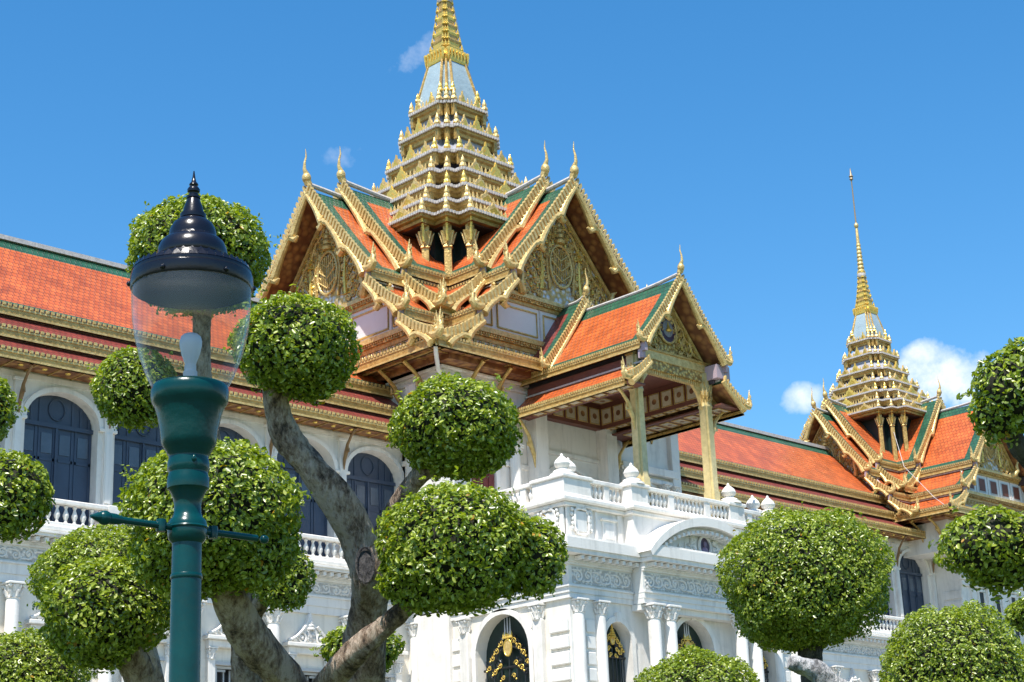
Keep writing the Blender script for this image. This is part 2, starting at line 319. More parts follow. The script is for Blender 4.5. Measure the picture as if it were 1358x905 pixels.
def arch_fill(mb,xc,w,zs,zp,rise,y,m):
    mb.face([(xc-w,y,zs),(xc+w,y,zs)]+[(a,y,z) for a,z in reversed(arc(xc,zp,w,rise))],m)
def spiral(mb,c,r,turns,m,rad=.05,sgn=1,a0=0.0,n=26,tail=None):
    """flat scroll in the local x-z plane"""
    P=[];Rr=[]
    if tail: P.append((tail[0],c[1],tail[1])); Rr.append(rad*.5)
    for i in range(n+1):
        t=i/n; a=a0+sgn*turns*2*math.pi*t; q=r*(1-.86*t)
        P.append((c[0]+q*math.cos(a),c[1],c[2]+q*math.sin(a))); Rr.append(rad*(1-.35*t))
    mb.tube(P,Rr,m,n=6); mb.ball((c[0],c[1],c[2]),rad*1.5,m,8,6)
def flame(mb,c,h,w,m,lean=(0,0),n=6):
    """flame-shaped antefix"""
    prof=[(.30,0),(.5,.1),(.46,.25),(.28,.38),(.36,.5),(.22,.7),(.02,1)]
    rings=[[(c[0]+lean[0]*z+w*r*math.cos(2*math.pi*j/n),c[1]+lean[1]*z+w*r*math.sin(2*math.pi*j/n),c[2]+h*z) for j in range(n)] for r,z in prof]
    mb.loft(rings,m,smooth=True,cap0=True,cap1=True)

# ------------------------------------------------------------------ balusters
def baluster_mesh():
    mb=MB(); mb.lathe((0,0,0),[(.07,0),(.07,.05),(.045,.07),(.05,.12),(.095,.22),(.10,.29),(.06,.40),(.04,.47),(.05,.51),(.07,.53),(.07,.58)],plaster,10)
    return mb
BAL=None
def balusters(parent,pts):
    global BAL
    for p in pts:
        if BAL is None:
            mb=baluster_mesh(); BAL=mb.build('baluster',None,origin=(0,0,0)); BAL.parent=parent; pw=world_of(parent); BAL.location=[p[i]-pw[i] for i in range(3)]
        else: dup(BAL,parent,p)
def baluster_run(parent,p0,p1,z,step=.3):
    d=Vector((p1[0]-p0[0],p1[1]-p0[1])); n=max(1,int(round(d.length/step)))
    balusters(parent,[(p0[0]+d.x*(i+.5)/n,p0[1]+d.y*(i+.5)/n,z) for i in range(n)])

# ------------------------------------------------------------------ Thai roofs
def frame_of(c,dr):
    """local frame: u outward along dr, v sideways, w up"""
    px,py=-dr[1],dr[0]
    return lambda u,v,w:(c[0]+dr[0]*u+px*v,c[1]+dr[1]*u+py*v,w)
def sheet(mb,u0,u1,tier,sd,border,top_g,bot_g,main,edge=green,th=.13,sag=.12,gable=True,under=brown):
    v0,z0,v1,z1=tier; Ls=math.hypot(v1-v0,z1-z0)
    us=[u0,u1] if not gable else [u0,u1-border,u1]
    k=6; ts=sorted(set([0,min(.49,top_g/Ls),1-min(.49,bot_g/Ls),1]+[i/k for i in range(1,k)]))
    if not top_g: ts=sorted(set([0,1-min(.49,bot_g/Ls),1]+[i/k for i in range(1,k)]))
    pt=lambda t:(v0+(v1-v0)*t, z0+(z1-z0)*t-sag*4*t*(1-t))
    for a,b in zip(us,us[1:]):
        isb = gable and a==us[-2]
        for t0,t1 in zip(ts,ts[1:]):
            mid=(t0+t1)/2
            m = edge if (isb or mid*Ls<top_g or (1-mid)*Ls<bot_g) else main
            (va,za),(vb,zb)=pt(t0),pt(t1)
            uv=[(a,t0*Ls),(b,t0*Ls),(b,t1*Ls),(a,t1*Ls)]
            mb.face([(a,sd*va,za),(b,sd*va,za),(b,sd*vb,zb),(a,sd*vb,zb)],m,uv=uv)
            mb.face([(a,sd*va,za-th),(b,sd*va,za-th),(b,sd*vb,zb-th),(a,sd*vb,zb-th)],under)
    for u in (u1,):
        for t0,t1 in zip(ts,ts[1:]):
            (va,za),(vb,zb)=pt(t0),pt(t1); mb.face([(u,sd*va,za),(u,sd*vb,zb),(u,sd*vb,zb-th),(u,sd*va,za-th)],goldp)
def fascia(mb,u0,u1,v,z,sd,h=.36,m=gold,tooth=.17):
    """gilded eave board with a row of little tile ends above it; v is its outer face"""
    mb.box(u0,u1,min(sd*(v-.1),sd*v),max(sd*(v-.1),sd*v),z-h,z-.06,m)
    mb.box(u0,u1,min(sd*(v-.1),sd*(v+.04)),max(sd*(v-.1),sd*(v+.04)),z-h,z-h+.07,goldp)
    mb.box(u0,u1,min(sd*(v-.1),sd*(v+.03)),max(sd*(v-.1),sd*(v+.03)),z-.13,z-.06,goldp)
    mb.box(u0,u1,min(sd*(v-.12),sd*(v+.0)),max(sd*(v-.12),sd*(v+.0)),z-.058,z+.04,gap_shade)
    n=max(1,int((u1-u0)/tooth))
    for i in range(n):
        a=u0+(u1-u0)*(i+.2)/n; b=u0+(u1-u0)*(i+.75)/n
        mb.box(a,b,min(sd*(v-.02),sd*(v+.06)),max(sd*(v-.02),sd*(v+.06)),z-.05,z+.05,goldp)
def naga_finial(mb,u,v,z,sd,s=1.0,m=goldp):
    P=[(u,sd*(v-.30*s),z-.02*s),(u,sd*(v+.0*s),z-.16*s),(u,sd*(v+.3*s),z-.14*s),(u,sd*(v+.5*s),z+.08*s),(u,sd*(v+.47*s),z+.4*s),(u,sd*(v+.40*s),z+.66*s),(u,sd*(v+.46*s),z+.92*s),(u,sd*(v+.50*s),z+1.2*s)]
    mb.tube(P,[.16*s,.21*s,.22*s,.17*s,.105*s,.075*s,.06*s,.012*s],m,8)
    for q,h in ((.62,.30),(.60,.62)): mb.tube([(u,sd*(v+.42*s),z+(h-.12)*s),(u,sd*(v+q*s),z+(h+.06)*s),(u,sd*(v+(q+.03)*s),z+(h+.26)*s)],[.08*s,.06*s,.01*s],m,6)
    mb.ball((u,sd*(v+.18*s),z+.1*s),(.16*s,.17*s,.17*s),m,8,6)
    mb.tube([(u,sd*(v+.26*s),z+.1*s),(u,sd*(v+.22*s),z+.36*s),(u,sd*(v+.3*s),z+.56*s)],[.1*s,.07*s,.015*s],m,6)
def bargeboard(parent,T,u,tier,sd,s=1.0,curls=2,origin=None):
    v0,z0,v1,z1=tier; mb=MB(T); d=Vector((v1-v0,z1-z0)); Ls=d.length; d.normalize(); nrm=Vector((d.y,-d.x))   # points inward/down
    if nrm.y>0: nrm=-nrm
    n=max(16,int(Ls/.10)); P=[];Rr=[]
    for i in range(n+1):
        t=i/n; ph=(t*curls)%1.0 if t<1 else .999
        off=.15+.22*(ph**3); r=.125+.075*ph**2
        if ph<.06 and t>.05: off=.22; r=.15
        off-= .12*4*t*(1-t)*.0
        p=Vector((v0,z0))+d*(Ls*t)+nrm*off*s-Vector((0,.12*4*t*(1-t)))
        P.append((u,sd*p.x,p.y)); Rr.append(r*s)
    mb.tube(P,Rr,goldp,8)
    # dropped curls under the board
    for c in range(1,curls):
        t=c/curls; p=Vector((v0,z0))+d*(Ls*t)+nrm*.36*s-Vector((0,.12*4*t*(1-t)))
        q=nrm*.26*s-d*.0
        mb.tube([(u,sd*p.x,p.y),(u,sd*(p.x+q.x*.7-.1*s*d.x),p.y+q.y*.8),(u,sd*(p.x+q.x-.28*s*d.x),p.y+q.y-.2*s*d.y)],[.17*s,.13*s,.05*s],goldp,7)
    # blades standing along the upper edge
    k=max(3,int(Ls/(.235*s)))
    for i in range(k):
        t=(i+.5)/k; p=Vector((v0,z0))+d*(Ls*t)-Vector((0,.12*4*t*(1-t))); hw=.082*s
        a=p+nrm*.06*s-d*hw; b=p+nrm*.06*s+d*hw; c=p-nrm*.25*s-d*(.12*s-hw*.6); e=p-nrm*.29*s-d*(.19*s)
        mb.ext([(sd*a.x,a.y),(sd*b.x,b.y),(sd*c.x,c.y),(sd*e.x,e.y)],u-.07*s,u+.09*s,goldp,ax=0)
    # strip behind the blades, brown to paint shade into their gaps
    a=Vector((v0,z0)); b=Vector((v1,z1)); kk=8
    for i in range(kk):
        t0,t1=i/kk,(i+1)/kk; p=a.lerp(b,t0)-Vector((0,.12*4*t0*(1-t0)))-nrm*.05*s; q=a.lerp(b,t1)-Vector((0,.12*4*t1*(1-t1)))-nrm*.05*s
        mb.ext([(sd*p.x,p.y-.16*s),(sd*q.x,q.y-.16*s),(sd*q.x,q.y+.03),(sd*p.x,p.y+.03)],u-.16*s,u-.08*s,brownp,ax=0)
    o=mb.build('bargeboard',parent)
    mf=MB(T); naga_finial(mf,u,v1,z1+.05,sd,s*.76); mf.build('naga_finial',o)
    return o
def chofa(parent,T,u,z,s=1.0):
    mb=MB(T); mb.ball((u,0,z+.16*s),(.20*s,.20*s,.25*s),goldp,12,8)
    mb.tube([(u-.1*s,0,z-.12*s),(u,0,z+.1*s)],[.17*s,.17*s],goldp,8)
    mb.tube([(u,0,z+.32*s),(u+.12*s,0,z+.55*s),(u+.10*s,0,z+.85*s),(u+.02*s,0,z+1.15*s),(u+.05*s,0,z+1.5*s)],[.13*s,.075*s,.05*s,.035*s,.01*s],goldp,8)
    return mb.build('roof_finial',parent)
def roof_arm(parent,c,dr,u0,D,tiers,s=1.0,main=orange,name='tiled_roof',detail=True,ridge_rise=.25,curls=(3,2,2),wall_in=1.2,body=True,tgreen=.72,bgreen=.48,border=.98):
    T=frame_of(c,dr); mb=MB(T); zp=tiers[0][1]
    for i,t in enumerate(tiers):
        for sd in (1,-1): sheet(mb,u0,D,t,sd,border*s,tgreen*s if i==0 else 0,bgreen*s,main)
    # white ridge with an upward sweep toward the gable
    pts=[(u0,0,zp+.02)]+[(u0+(D-u0)*k/6,0,zp+.02+ridge_rise*s*max(0,(k/6-.55)/.45)**2) for k in range(1,7)]
    mb.tube(pts,[.11*s]*7,edge_w,8)
    roof=mb.build(name,parent)
    for i,t in enumerate(tiers):
        for sd in (1,-1):
            fb=MB(T); fascia(fb,u0,D-.15,t[2]+.02,t[3]-.02,sd,h=.38*s+.05,tooth=.17*s)
            if i+1<len(tiers):
                q=tiers[i+1]; fb.box(u0,D-.2,min(sd*(q[0]-.02),sd*(q[0]+.08)),max(sd*(q[0]-.02),sd*(q[0]+.08)),q[1]-.02,q[1]+.05,edge_w)
                fb.box(u0,D-.35,min(sd*(q[0]-.2),sd*(q[0]-.1)),max(sd*(q[0]-.2),sd*(q[0]-.1)),q[1]-.1,t[3]-.1,gap_shade)  # dark strip paints the upper eave's shade between two tiers
            fb.build('eave_fascia',roof)
    if body:
        wb=MB(T); prof=[(0,zp-.35)]
        for i,t in enumerate(tiers):
            if i+1<len(tiers): prof+=[(t[2]-.5*s,t[3]-.22*s),(tiers[i+1][0]+.02,tiers[i+1][1]-.5*s)]
            else: prof+=[(t[2]-.55*s,t[3]-.2*s),(t[2]-.55*s,t[3]-.6*s)]
        poly=prof+[(-a,b) for a,b in reversed(prof[1:])]
        wb.ext(poly,u0,D-wall_in*s,brown,ax=0); wb.build('gable_wall',parent)
    if detail:
        for i,t in enumerate(tiers):
            for sd in (1,-1): bargeboard(parent,T,D+.02,t,sd,s,curls[i])
            if i>0:
                for sd in (1,-1):
                    pb=MB(T); p=tiers[i-1]; v=p[2]-.02
                    pb.box(D-.3,D+.06,min(sd*(v-.14),sd*v),max(sd*(v-.14),sd*v),p[3]-.62*s,p[3]-.16*s,lilac); pb.build('verge_block',parent)
        chofa(parent,T,D+.05,zp+.12+ridge_rise*s,s)
    return roof
def pediment(parent,T,u,tier,zb,s=1.0,style='crest'):
    """gilded gable field standing at u, under a main roof tier, base at zb"""
    v0,zp,v1,z1=tier; k=(v1-v0)/(zp-z1); top=zp-.42*s; hw=(top-zb)*k
    mb=MB(T); mb.ext([(-hw,zb),(hw,zb),(0,top)],u,u+.06,goldg if style=='crest' else goldc,ax=0); ped=mb.build('pediment',parent)
    G=MB(lambda x,y,z:T(y,x,z))   # x sideways, y outward, z up
    for sd in (1,-1):             # sloping frame, two mouldings and a wavy inner cusped border
        for off,r,m in ((.10,.07,goldp),(.26,.05,gold)):
            G.tube([(sd*(hw-off*1.2),u+.1,zb+off*.5),(0,u+.1,top-off*1.25)],[r*s*1.2]*2,m,6)
        P=[];n=40
        for i in range(n+1):
            t=i/n; w=.12*abs(math.sin(t*math.pi*4))
            P.append((sd*((hw*.80)*(1-t)-w*.5),u+.12,zb+.22*s+(top-zb-.75*s)*t-w))
        G.tube(P,.055*s,goldp,6)
    G.build('gilded_frame',ped)
    C_=MB(lambda x,y,z:T(y,x,z)); h=top-zb
    if style=='crest':
        cz=zb+h*.36; r=h*.13
        C_.tube([(r*1.05*math.cos(a),u+.16,cz+r*1.5*math.sin(a)) for a in [2*math.pi*i/24 for i in range(25)]],.06*s,goldp,6)
        for q in range(-3,4): C_.tube([(q*r*.22,u+.13,cz-r*1.2*math.sqrt(max(0,1-(q*.22)**2))),(q*r*.34*.6,u+.17,cz+r*1.2*math.sqrt(max(0,1-(q*.22)**2)))],.035*s,gold,5)
        for sd in (1,-1):
            for q in range(3): C_.tube([(0,u+.17,cz-r*1.1+q*r*.75),(sd*r*.85,u+.18,cz-r*.5+q*r*.75)],.032*s,goldp,5)
        z=cz+r*1.65                      # tiered crown above the shield
        for q in range(5):
            C_.lathe((0,u+.12,z),[(r*(.40-.07*q),0),(r*(.44-.075*q),.05*h*.5),(r*(.26-.05*q),.05*h)],goldp,10); z+=.052*h
        C_.lathe((0,u+.12,z),[(r*.10,0),(.02,.14*h)],goldp,8)
        for sd in (1,-1):
            C_.tube([(sd*r*1.1,u+.14,zb+.12*h),(sd*r*1.35,u+.15,cz),(sd*r*1.0,u+.15,cz+r*1.9),(sd*r*1.5,u+.14,cz+r*2.2)],[.07*s,.06*s,.05*s,.02*s],gold,6)   # supporters
            C_.tube([(sd*r*1.9,u+.13,zb+.1*h),(sd*r*1.8,u+.14,cz-.1*h),(sd*r*1.9,u+.14,cz+.18*h)],[.10*s,.08*s,.015*s],goldb,6)
            for q in range(3):           # little parasols beside the shield
                C_.lathe((sd*r*1.85,u+.12,cz+.10*h+q*.05*h),[(r*(.26-.07*q),0),(r*.05,.05*h)],goldb,8)
    else:
        cz=zb+h*.40; r=h*.185
        C_.lathe((0,0,0),[(0,0)]*2,gold,3) if 0 else None
        for rr,m,dy in ((1.0,medal,.13),(.62,mat('grey_mosaic',(.34,.33,.35),.35,.2,noise=.5,nscale=14),.145),):
            C_.mesh([(rr*r*math.cos(a),u+dy,cz+rr*r*1.15*math.sin(a)) for a in [2*math.pi*i/24 for i in range(24)]],[tuple(range(24))],m)
        C_.tube([(r*1.05*math.cos(a),u+.12,cz+r*1.2*math.sin(a)) for a in [2*math.pi*i/24 for i in range(25)]],.07*s,goldp,6)
        C_.lathe((0,u+.16,cz-.25*r),[(.22*r,0),(.3*r,.1*r),(.12*r,.35*r),(.02,.8*r)],goldb,8)
        for q in (-1,0,1): C_.tube([(q*r*.22,u+.13,cz+r*.6),(q*r*.22,u+.13,cz+r*1.9-abs(q)*.15)],[.04*s,.01*s],bluegrey,5)
    C_.build('crest',ped)
    for sd in (1,-1):                    # scrollwork filling both wings of the field
        Sx=MB(lambda x,y,z:T(y,x,z)); row=0; z=zb+.34*s
        while z<zb+h*.74:
            half=hw*(1-(z-zb)/h)-.42*s; x=h*.27*(1-.16*row); j=0
            while x<half:
                r=.19*s*(1-.03*j); spiral(Sx,(sd*x,u+.12,z+.06*((j%2)*2-1)),r,1.6,gold if (j+row)%2 else goldp,.042*s,sd*(1 if j%2 else -1),a0=(math.pi/2 if j%2 else -math.pi/2),tail=(sd*(x-.3*s),z-.22*s))
                flame(Sx,(sd*(x+.12*s),u+.1,z+.12*s),.32*s,.17*s,goldb,n=5)
                x+=.37*s; j+=1
            z+=.43*s; row+=1
        Sx.build('scrollwork',ped)
    return ped
def gilded_cornice(mb,u,v0,v1,z0,z1,m=gold,tooth=.14):
    """three stepped mouldings on a wall face at u, running v0..v1"""
    h=z1-z0
    mb.box(u,u+.12,v0,v1,z0,z0+h*.34,m); mb.box(u,u+.2,v0,v1,z0+h*.34,z0+h*.62,goldc); mb.box(u,u+.30,v0,v1,z0+h*.62,z1,goldp)
    n=int((v1-v0)/tooth)
    for i in range(n):
        a=v0+(v1-v0)*(i+.2)/n; b=v0+(v1-v0)*(i+.7)/n; mb.box(u+.18,u+.25,a,b,z0+h*.48,z0+h*.60,goldp)
def eave_bracket(parent,p0,p1,s=1.0,m=gold):
    """slim naga bracket from a wall point p0 (low) out to the eave p1 (high)"""
    a=Vector(p0); b=Vector(p1); mid=a.lerp(b,.5); h=b-a; out_=Vector((h.x,h.y,0)); mb=MB()
    pts=[a+Vector((0,0,-.12)),a+out_*.04+Vector((0,0,h.z*.2)),a+out_*.22+Vector((0,0,h.z*.42)),a+out_*.30+Vector((0,0,h.z*.6)),a+out_*.6+Vector((0,0,h.z*.8)),b]
    mb.tube([tuple(p) for p in pts],[.03*s,.10*s,.13*s,.09*s,.075*s,.09*s],m,8)
    q=pts[2]; mb.tube([tuple(q),tuple(q+out_.normalized()*.22*s+Vector((0,0,-.05*s))),tuple(q+out_.normalized()*.26*s+Vector((0,0,.16*s)))],[.1*s,.06*s,.015*s],m,6)
    return mb.build('eave_bracket',parent)

# ------------------------------------------------------------------ tiered spire
def redent(c,k,r,z):
    q=[(k+r,k-r),(k,k-r),(k,k),(k-r,k),(k-r,k+r)]; P=[]
    for i in range(4):
        for x,y in q:
            for _ in range(i): x,y=-y,x
            P.append((c[0]+x,c[1]+y,z))
    return P
def antefix_gable(mb,p,dr,w,h,m):
    """small gilded gable standing on a tier edge, facing dr"""
    px,py=-dr[1],dr[0]
    T=lambda a,b,z:(p[0]+px*a+dr[0]*b,p[1]+py*a+dr[1]*b,p[2]+z)
    o=[(-w,0),(w,0),(w*.72,h*.28),(w*.5,h*.30),(w*.3,h*.62),(w*.12,h*.68),(0,h),(-w*.12,h*.68),(-w*.3,h*.62),(-w*.5,h*.30),(-w*.72,h*.28)]
    P=[T(a,.05,b) for a,b in o]+[T(a,-.06,b) for a,b in o]; n=len(o)
    mb.mesh(P,[tuple(range(n)),tuple(reversed(range(n,2*n)))]+[(i,(i+1)%n,n+(i+1)%n,n+i) for i in range(n)],m)
    mb.mesh([T(-w*.5,.06,h*.08),T(w*.5,.06,h*.08),T(0,.12,h*.55)],[(0,1,2)],goldb)
def spire(parent,c,s,zb,z_floor):
    Z=lambda z: zb+s*(z-29.72)
    root=MB(); k0=3.42*s; root.loft([redent(c,k0,.4*s,z_floor),redent(c,k0,.4*s,Z(28.9))],dkgreen,cap0=True,cap1=True)
    sp=root.build('spire',parent)
    TI=[(4.25,29.13),(3.65,30.0),(3.08,31.0),(2.52,32.08),(2.02,33.3),(1.58,34.78),(1.23,36.2)]
    for i,(k,z) in enumerate(TI):
        k*=s; z=Z(z); r=.2*k if i>2 else .175*k; mb=MB()
        nk=(TI[i+1][0]*s if i<6 else .95*s); nz=(Z(TI[i+1][1]) if i<6 else Z(37.15))
        pk=k-.34*s; H=.62*s if i else .5*s
        rr=[redent(c,pk,r,z-H),redent(c,pk,r,z-.36*s)]
        mb.loft(rr,gap_shade if i<5 else roofgrey,cap0=(i==0))
        if i==0: mb.mesh(redent(c,pk+.25*s,r,z-.45*s),[tuple(range(20))],brown)
        mb.loft([redent(c,pk+.02*s,r,z-.42*s),redent(c,k-.2*s,r,z-.40*s),redent(c,k-.17*s,r,z-.26*s),redent(c,k-.04*s,r,z-.20*s),redent(c,k-.02*s,r,z-.05*s)],gold)
        mb.loft([redent(c,k-.04*s,r,z-.052*s),redent(c,k+.04*s,r,z-.04*s),redent(c,k+.05*s,r,z+.03*s),redent(c,k-.02*s,r,z+.06*s)],edge_w)
        mb.loft([redent(c,k-.02*s,r,z+.07*s),redent(c,nk-.34*s,.2*nk,nz-(.60*s))],roofgrey)
        E=mb; ring=redent(c,k+.06*s,r,z-.02*s)          # white drop edge
        for a,b in zip(ring,ring[1:]+ring[:1]):
            a=Vector(a); b=Vector(b); d=b-a; n=max(1,int(d.length/(.15*s)))
            for j in range(n):
                p=a+d*((j+.5)/n); w=.05*s
                E.box(p.x-w,p.x+w,p.y-w,p.y+w,p.z-.07*s,p.z+.055*s,edge_w)
        o=mb.build('spire_tier',sp)
        for qi in range(4):
            A=MB()
            for x,y in ((k+r,k-r),(k,k),(k-r,k+r)):
                for _ in range(qi): x,y=-y,x
                flame(A,(c[0]+x*.97,c[1]+y*.97,z+.05*s),.62*s,.34*s,goldb if i in (2,4) else goldp)
                A.box(c[0]+x*.93-.09*s,c[0]+x*.93+.09*s,c[1]+y*.93-.09*s,c[1]+y*.93+.09*s,z-H-.02,z-.1*s,gold)
            dr=[(1,0),(0,1),(-1,0),(0,-1)][qi]; hw=(k-r)
            n=3 if k>1.3*s else 2
            for j in range(n):
                t=-1+2*(j+.5)/n; q=t*hw*.92; px,py=-dr[1],dr[0]
                big=1.25 if (n==3 and j==1) else 1.0
                antefix_gable(A,(c[0]+dr[0]*(k+r)*.985+px*q,c[1]+dr[1]*(k+r)*.985+py*q,z+.04*s),dr,hw*.24*big,.62*s*big,goldp if j!=1 else goldb)
            m_=max(4,int(hw*2/(.24*s)))
            for j in range(m_):
                q=-hw+2*hw*(j+.5)/m_; px,py=-dr[1],dr[0]
                flame(A,(c[0]+dr[0]*(k+r)*.99+px*q,c[1]+dr[1]*(k+r)*.99+py*q,z+.05*s),.36*s,.16*s,goldp,n=5)
            A.build('antefix_row',o)
    kc=3.72*s; rc=.67*s                                   # gilded columns below the lowest tier
    for qi in range(4):
        for x,y in ((kc+rc,kc-rc),(kc,kc),(kc-rc,kc+rc)):
            for _ in range(qi): x,y=-y,x
            cb=MB(); X,Y=c[0]+x,c[1]+y
            def sq(h,z,nn=12): return [(X+h*math.cos(2*math.pi*j/nn)*(1.12 if j%3==0 else .92),Y+h*math.sin(2*math.pi*j/nn)*(1.12 if j%3==0 else .92),z) for j in range(nn)]
            zt=Z(28.8); z0=z_floor
            cb.loft([sq(.2*s,z0),sq(.185*s,zt-1.15*s),sq(.24*s,zt-1.1*s),sq(.2*s,zt-1.02*s),sq(.2*s,zt-.85*s),sq(.33*s,zt-.52*s),sq(.36*s,zt-.42*s),sq(.22*s,zt-.40*s),sq(.22*s,zt)],gold,cap1=True)
            for j in range(8):
                a=2*math.pi*j/8; cb.tube([(X+.2*s*math.cos(a),Y+.2*s*math.sin(a),zt-.95*s),(X+.3*s*math.cos(a),Y+.3*s*math.sin(a),zt-.6*s),(X+.38*s*math.cos(a),Y+.38*s*math.sin(a),zt-.42*s)],[.05*s,.05*s,.02*s],goldp,5)
            dn=Vector((x,y,0)).normalized()
            cb.tube([(X+dn.x*.3*s,Y+dn.y*.3*s,zt-.9*s),(X+dn.x*.36*s,Y+dn.y*.36*s,zt-.3*s),(X+dn.x*.5*s,Y+dn.y*.5*s,zt+.1*s)],[.05*s,.06*s,.05*s],goldb,6)
            cb.build('gilded_column',sp)
    bl=MB(); bl.loft([redent(c,.98*s,.2*s,Z(36.5)),redent(c,.94*s,.2*s,Z(37.05)),redent(c,.60*s,.13*s,Z(38.75))],mirror)
    bell=bl.build('mirror_bell',sp)
    rb=MB()
    for qi in range(4):
        for (x0,y0),(x1,y1) in (((.96+.2,.96-.2),(.60+.13,.60-.13)),((.96,.96),(.60,.60)),((.96-.2,.96+.2),(.60-.13,.60+.13))):
            for _ in range(qi): x0,y0=-y0,x0; x1,y1=-y1,x1
            rb.tube([(c[0]+x0*s,c[1]+y0*s,Z(37.0)),(c[0]+x1*s,c[1]+y1*s,Z(38.8))],[.075*s,.06*s],gold,6)
            flame(rb,(c[0]+x0*s*1.02,c[1]+y0*s*1.02,Z(36.85)),.5*s,.3*s,goldb)
    rb.build('gilded_rib',bell)
    pn=MB()
    pn.loft([redent(c,.62*s,.14*s,Z(38.7)),redent(c,.66*s,.14*s,Z(38.8)),redent(c,.60*s,.13*s,Z(39.3)),redent(c,.5*s,.11*s,Z(39.45))],goldb)
    for qi in range(4):
        for j in range(7):
            t=-1+2*j/6; x,y=.78,t*.60
            for _ in range(qi): x,y=-y,x
            flame(pn,(c[0]+x*s,c[1]+y*s,Z(39.35)),-.62*s,.2*s,goldb,n=5)
    z=39.42; k=.56
    while z<42.45:
        h=.42; q=k*.88
        pn.loft([redent(c,k*s*.92,.2*k*s,Z(z)),redent(c,k*s,.2*k*s,Z(z+h*.2)),redent(c,k*s*.97,.2*k*s,Z(z+h*.4)),redent(c,q*s*.86,.2*q*s,Z(z+h*.62)),redent(c,q*s*.9,.2*q*s,Z(z+h))],gold if int(z*2)%2 else goldb)
        for qi in range(4):
            for x,y in ((k*1.2,k*.8),(k,k),(k*.8,k*1.2)):
                for _ in range(qi): x,y=-y,x
                flame(pn,(c[0]+x*s*.93,c[1]+y*s*.93,Z(z+h*.2)),.34*s,.17*s,goldb,n=5)
        z+=h; k=q*.99
    pn.lathe((c[0],c[1],0),[(.34*s,Z(42.1)),(.40*s,Z(42.25)),(.36*s,Z(42.45)),(.28*s,Z(42.5))],edge_w,14)
    pn.build('gilded_pinnacle',sp)
    nd=MB(); prof=[]; z=42.5; r=.31
    while z<45.2:
        prof+= [(r*.78*s,Z(z)),(r*s,Z(z+.1)),(r*s,Z(z+.2)),(r*.8*s,Z(z+.32))]; z+=.34; r*=.938
    nd.lathe((c[0],c[1],0),prof,goldp,12)
    nd.lathe((c[0],c[1],0),[(.15*s,Z(45.2)),(.12*s,Z(46.5)),(.09*s,Z(46.6)),(.19*s,Z(46.75)),(.19*s,Z(46.95)),(.07*s,Z(47.1))],goldp,10); nd.lathe((c[0],c[1],0),[(.07*s,Z(47.1)),(.05*s,Z(50.9)),(.06*s,Z(51.0)),(.17*s,Z(51.15)),(.12*s,Z(51.3)),(.2*s,Z(51.4)),(.1*s,Z(51.55)),(.02*s,Z(52.2))],mat('tarnished_gold',(.34,.25,.15),.45,.3),10)
    nd.build('needle',sp)
    return sp

# ------------------------------------------------------------------ ground
mb=MB(); mb.face([(-1500,-1500,0),(1500,-1500,0),(1500,1500,0),(-1500,1500,0)],mat('lawn_grass',(.06,.10,.02),.9,noise=.5,nscale=.6,bump=.4,bscale=30)); g=mb.build('lawn'); g['kind']='structure'
mb=MB(); mb.box(10,120,30,46.5,.004,.12,mat('paving_stone',(.42,.40,.37),.85,noise=.2,nscale=.5)); g=mb.build('forecourt_paving'); g['kind']='structure'

# ------------------------------------------------------------------ classical pieces
def capital(mb,x,y,z0,z1,r,m=plaster):
    h=z1-z0
    mb.lathe((x,y,0),[(r*1.0,z0),(r*1.14,z0+.05*h),(r*.98,z0+.1*h),(r*1.0,z0+.5*h),(r*1.35,z0+.84*h)],m,12)
    mb.box(x-r*1.5,x+r*1.5,y-r*1.5,y+r*1.5,z0+.86*h,z1,m,.015)
    for k,(zz,n,o) in enumerate(((.12,8,0),(.42,8,.39))):
        for j in range(n):
            a=2*math.pi*j/n+o; ca,sa=math.cos(a),math.sin(a)
            mb.tube([(x+ca*r*1.0,y+sa*r*1.0,z0+zz*h),(x+ca*r*1.18,y+sa*r*1.18,z0+(zz+.24)*h),(x+ca*r*1.5,y+sa*r*1.5,z0+(zz+.36)*h),(x+ca*r*1.46,y+sa*r*1.46,z0+(zz+.27)*h)],[r*.24,r*.24,r*.15,r*.08],m,5)
    for j in range(4):
        a=math.pi/4+j*math.pi/2; mb.ball((x+math.cos(a)*r*1.6,y+math.sin(a)*r*1.6,z0+.76*h),r*.3,m,7,5)
def column(parent,x,y,z0,z1,r,caph=.5,name='column'):
    mb=MB(); mb.lathe((x,y,0),[(r*1.25,z0),(r*1.25,z0+.2),(r*1.1,z0+.3),(r,z0+.4),(r*.97,z1-caph-.1),(r*.9,z1-caph)],plaster,20)
    o=mb.build(name,parent); cb=MB(); capital(cb,x,y,z1-caph,z1,r*.92); cb.build('capital',o); return o
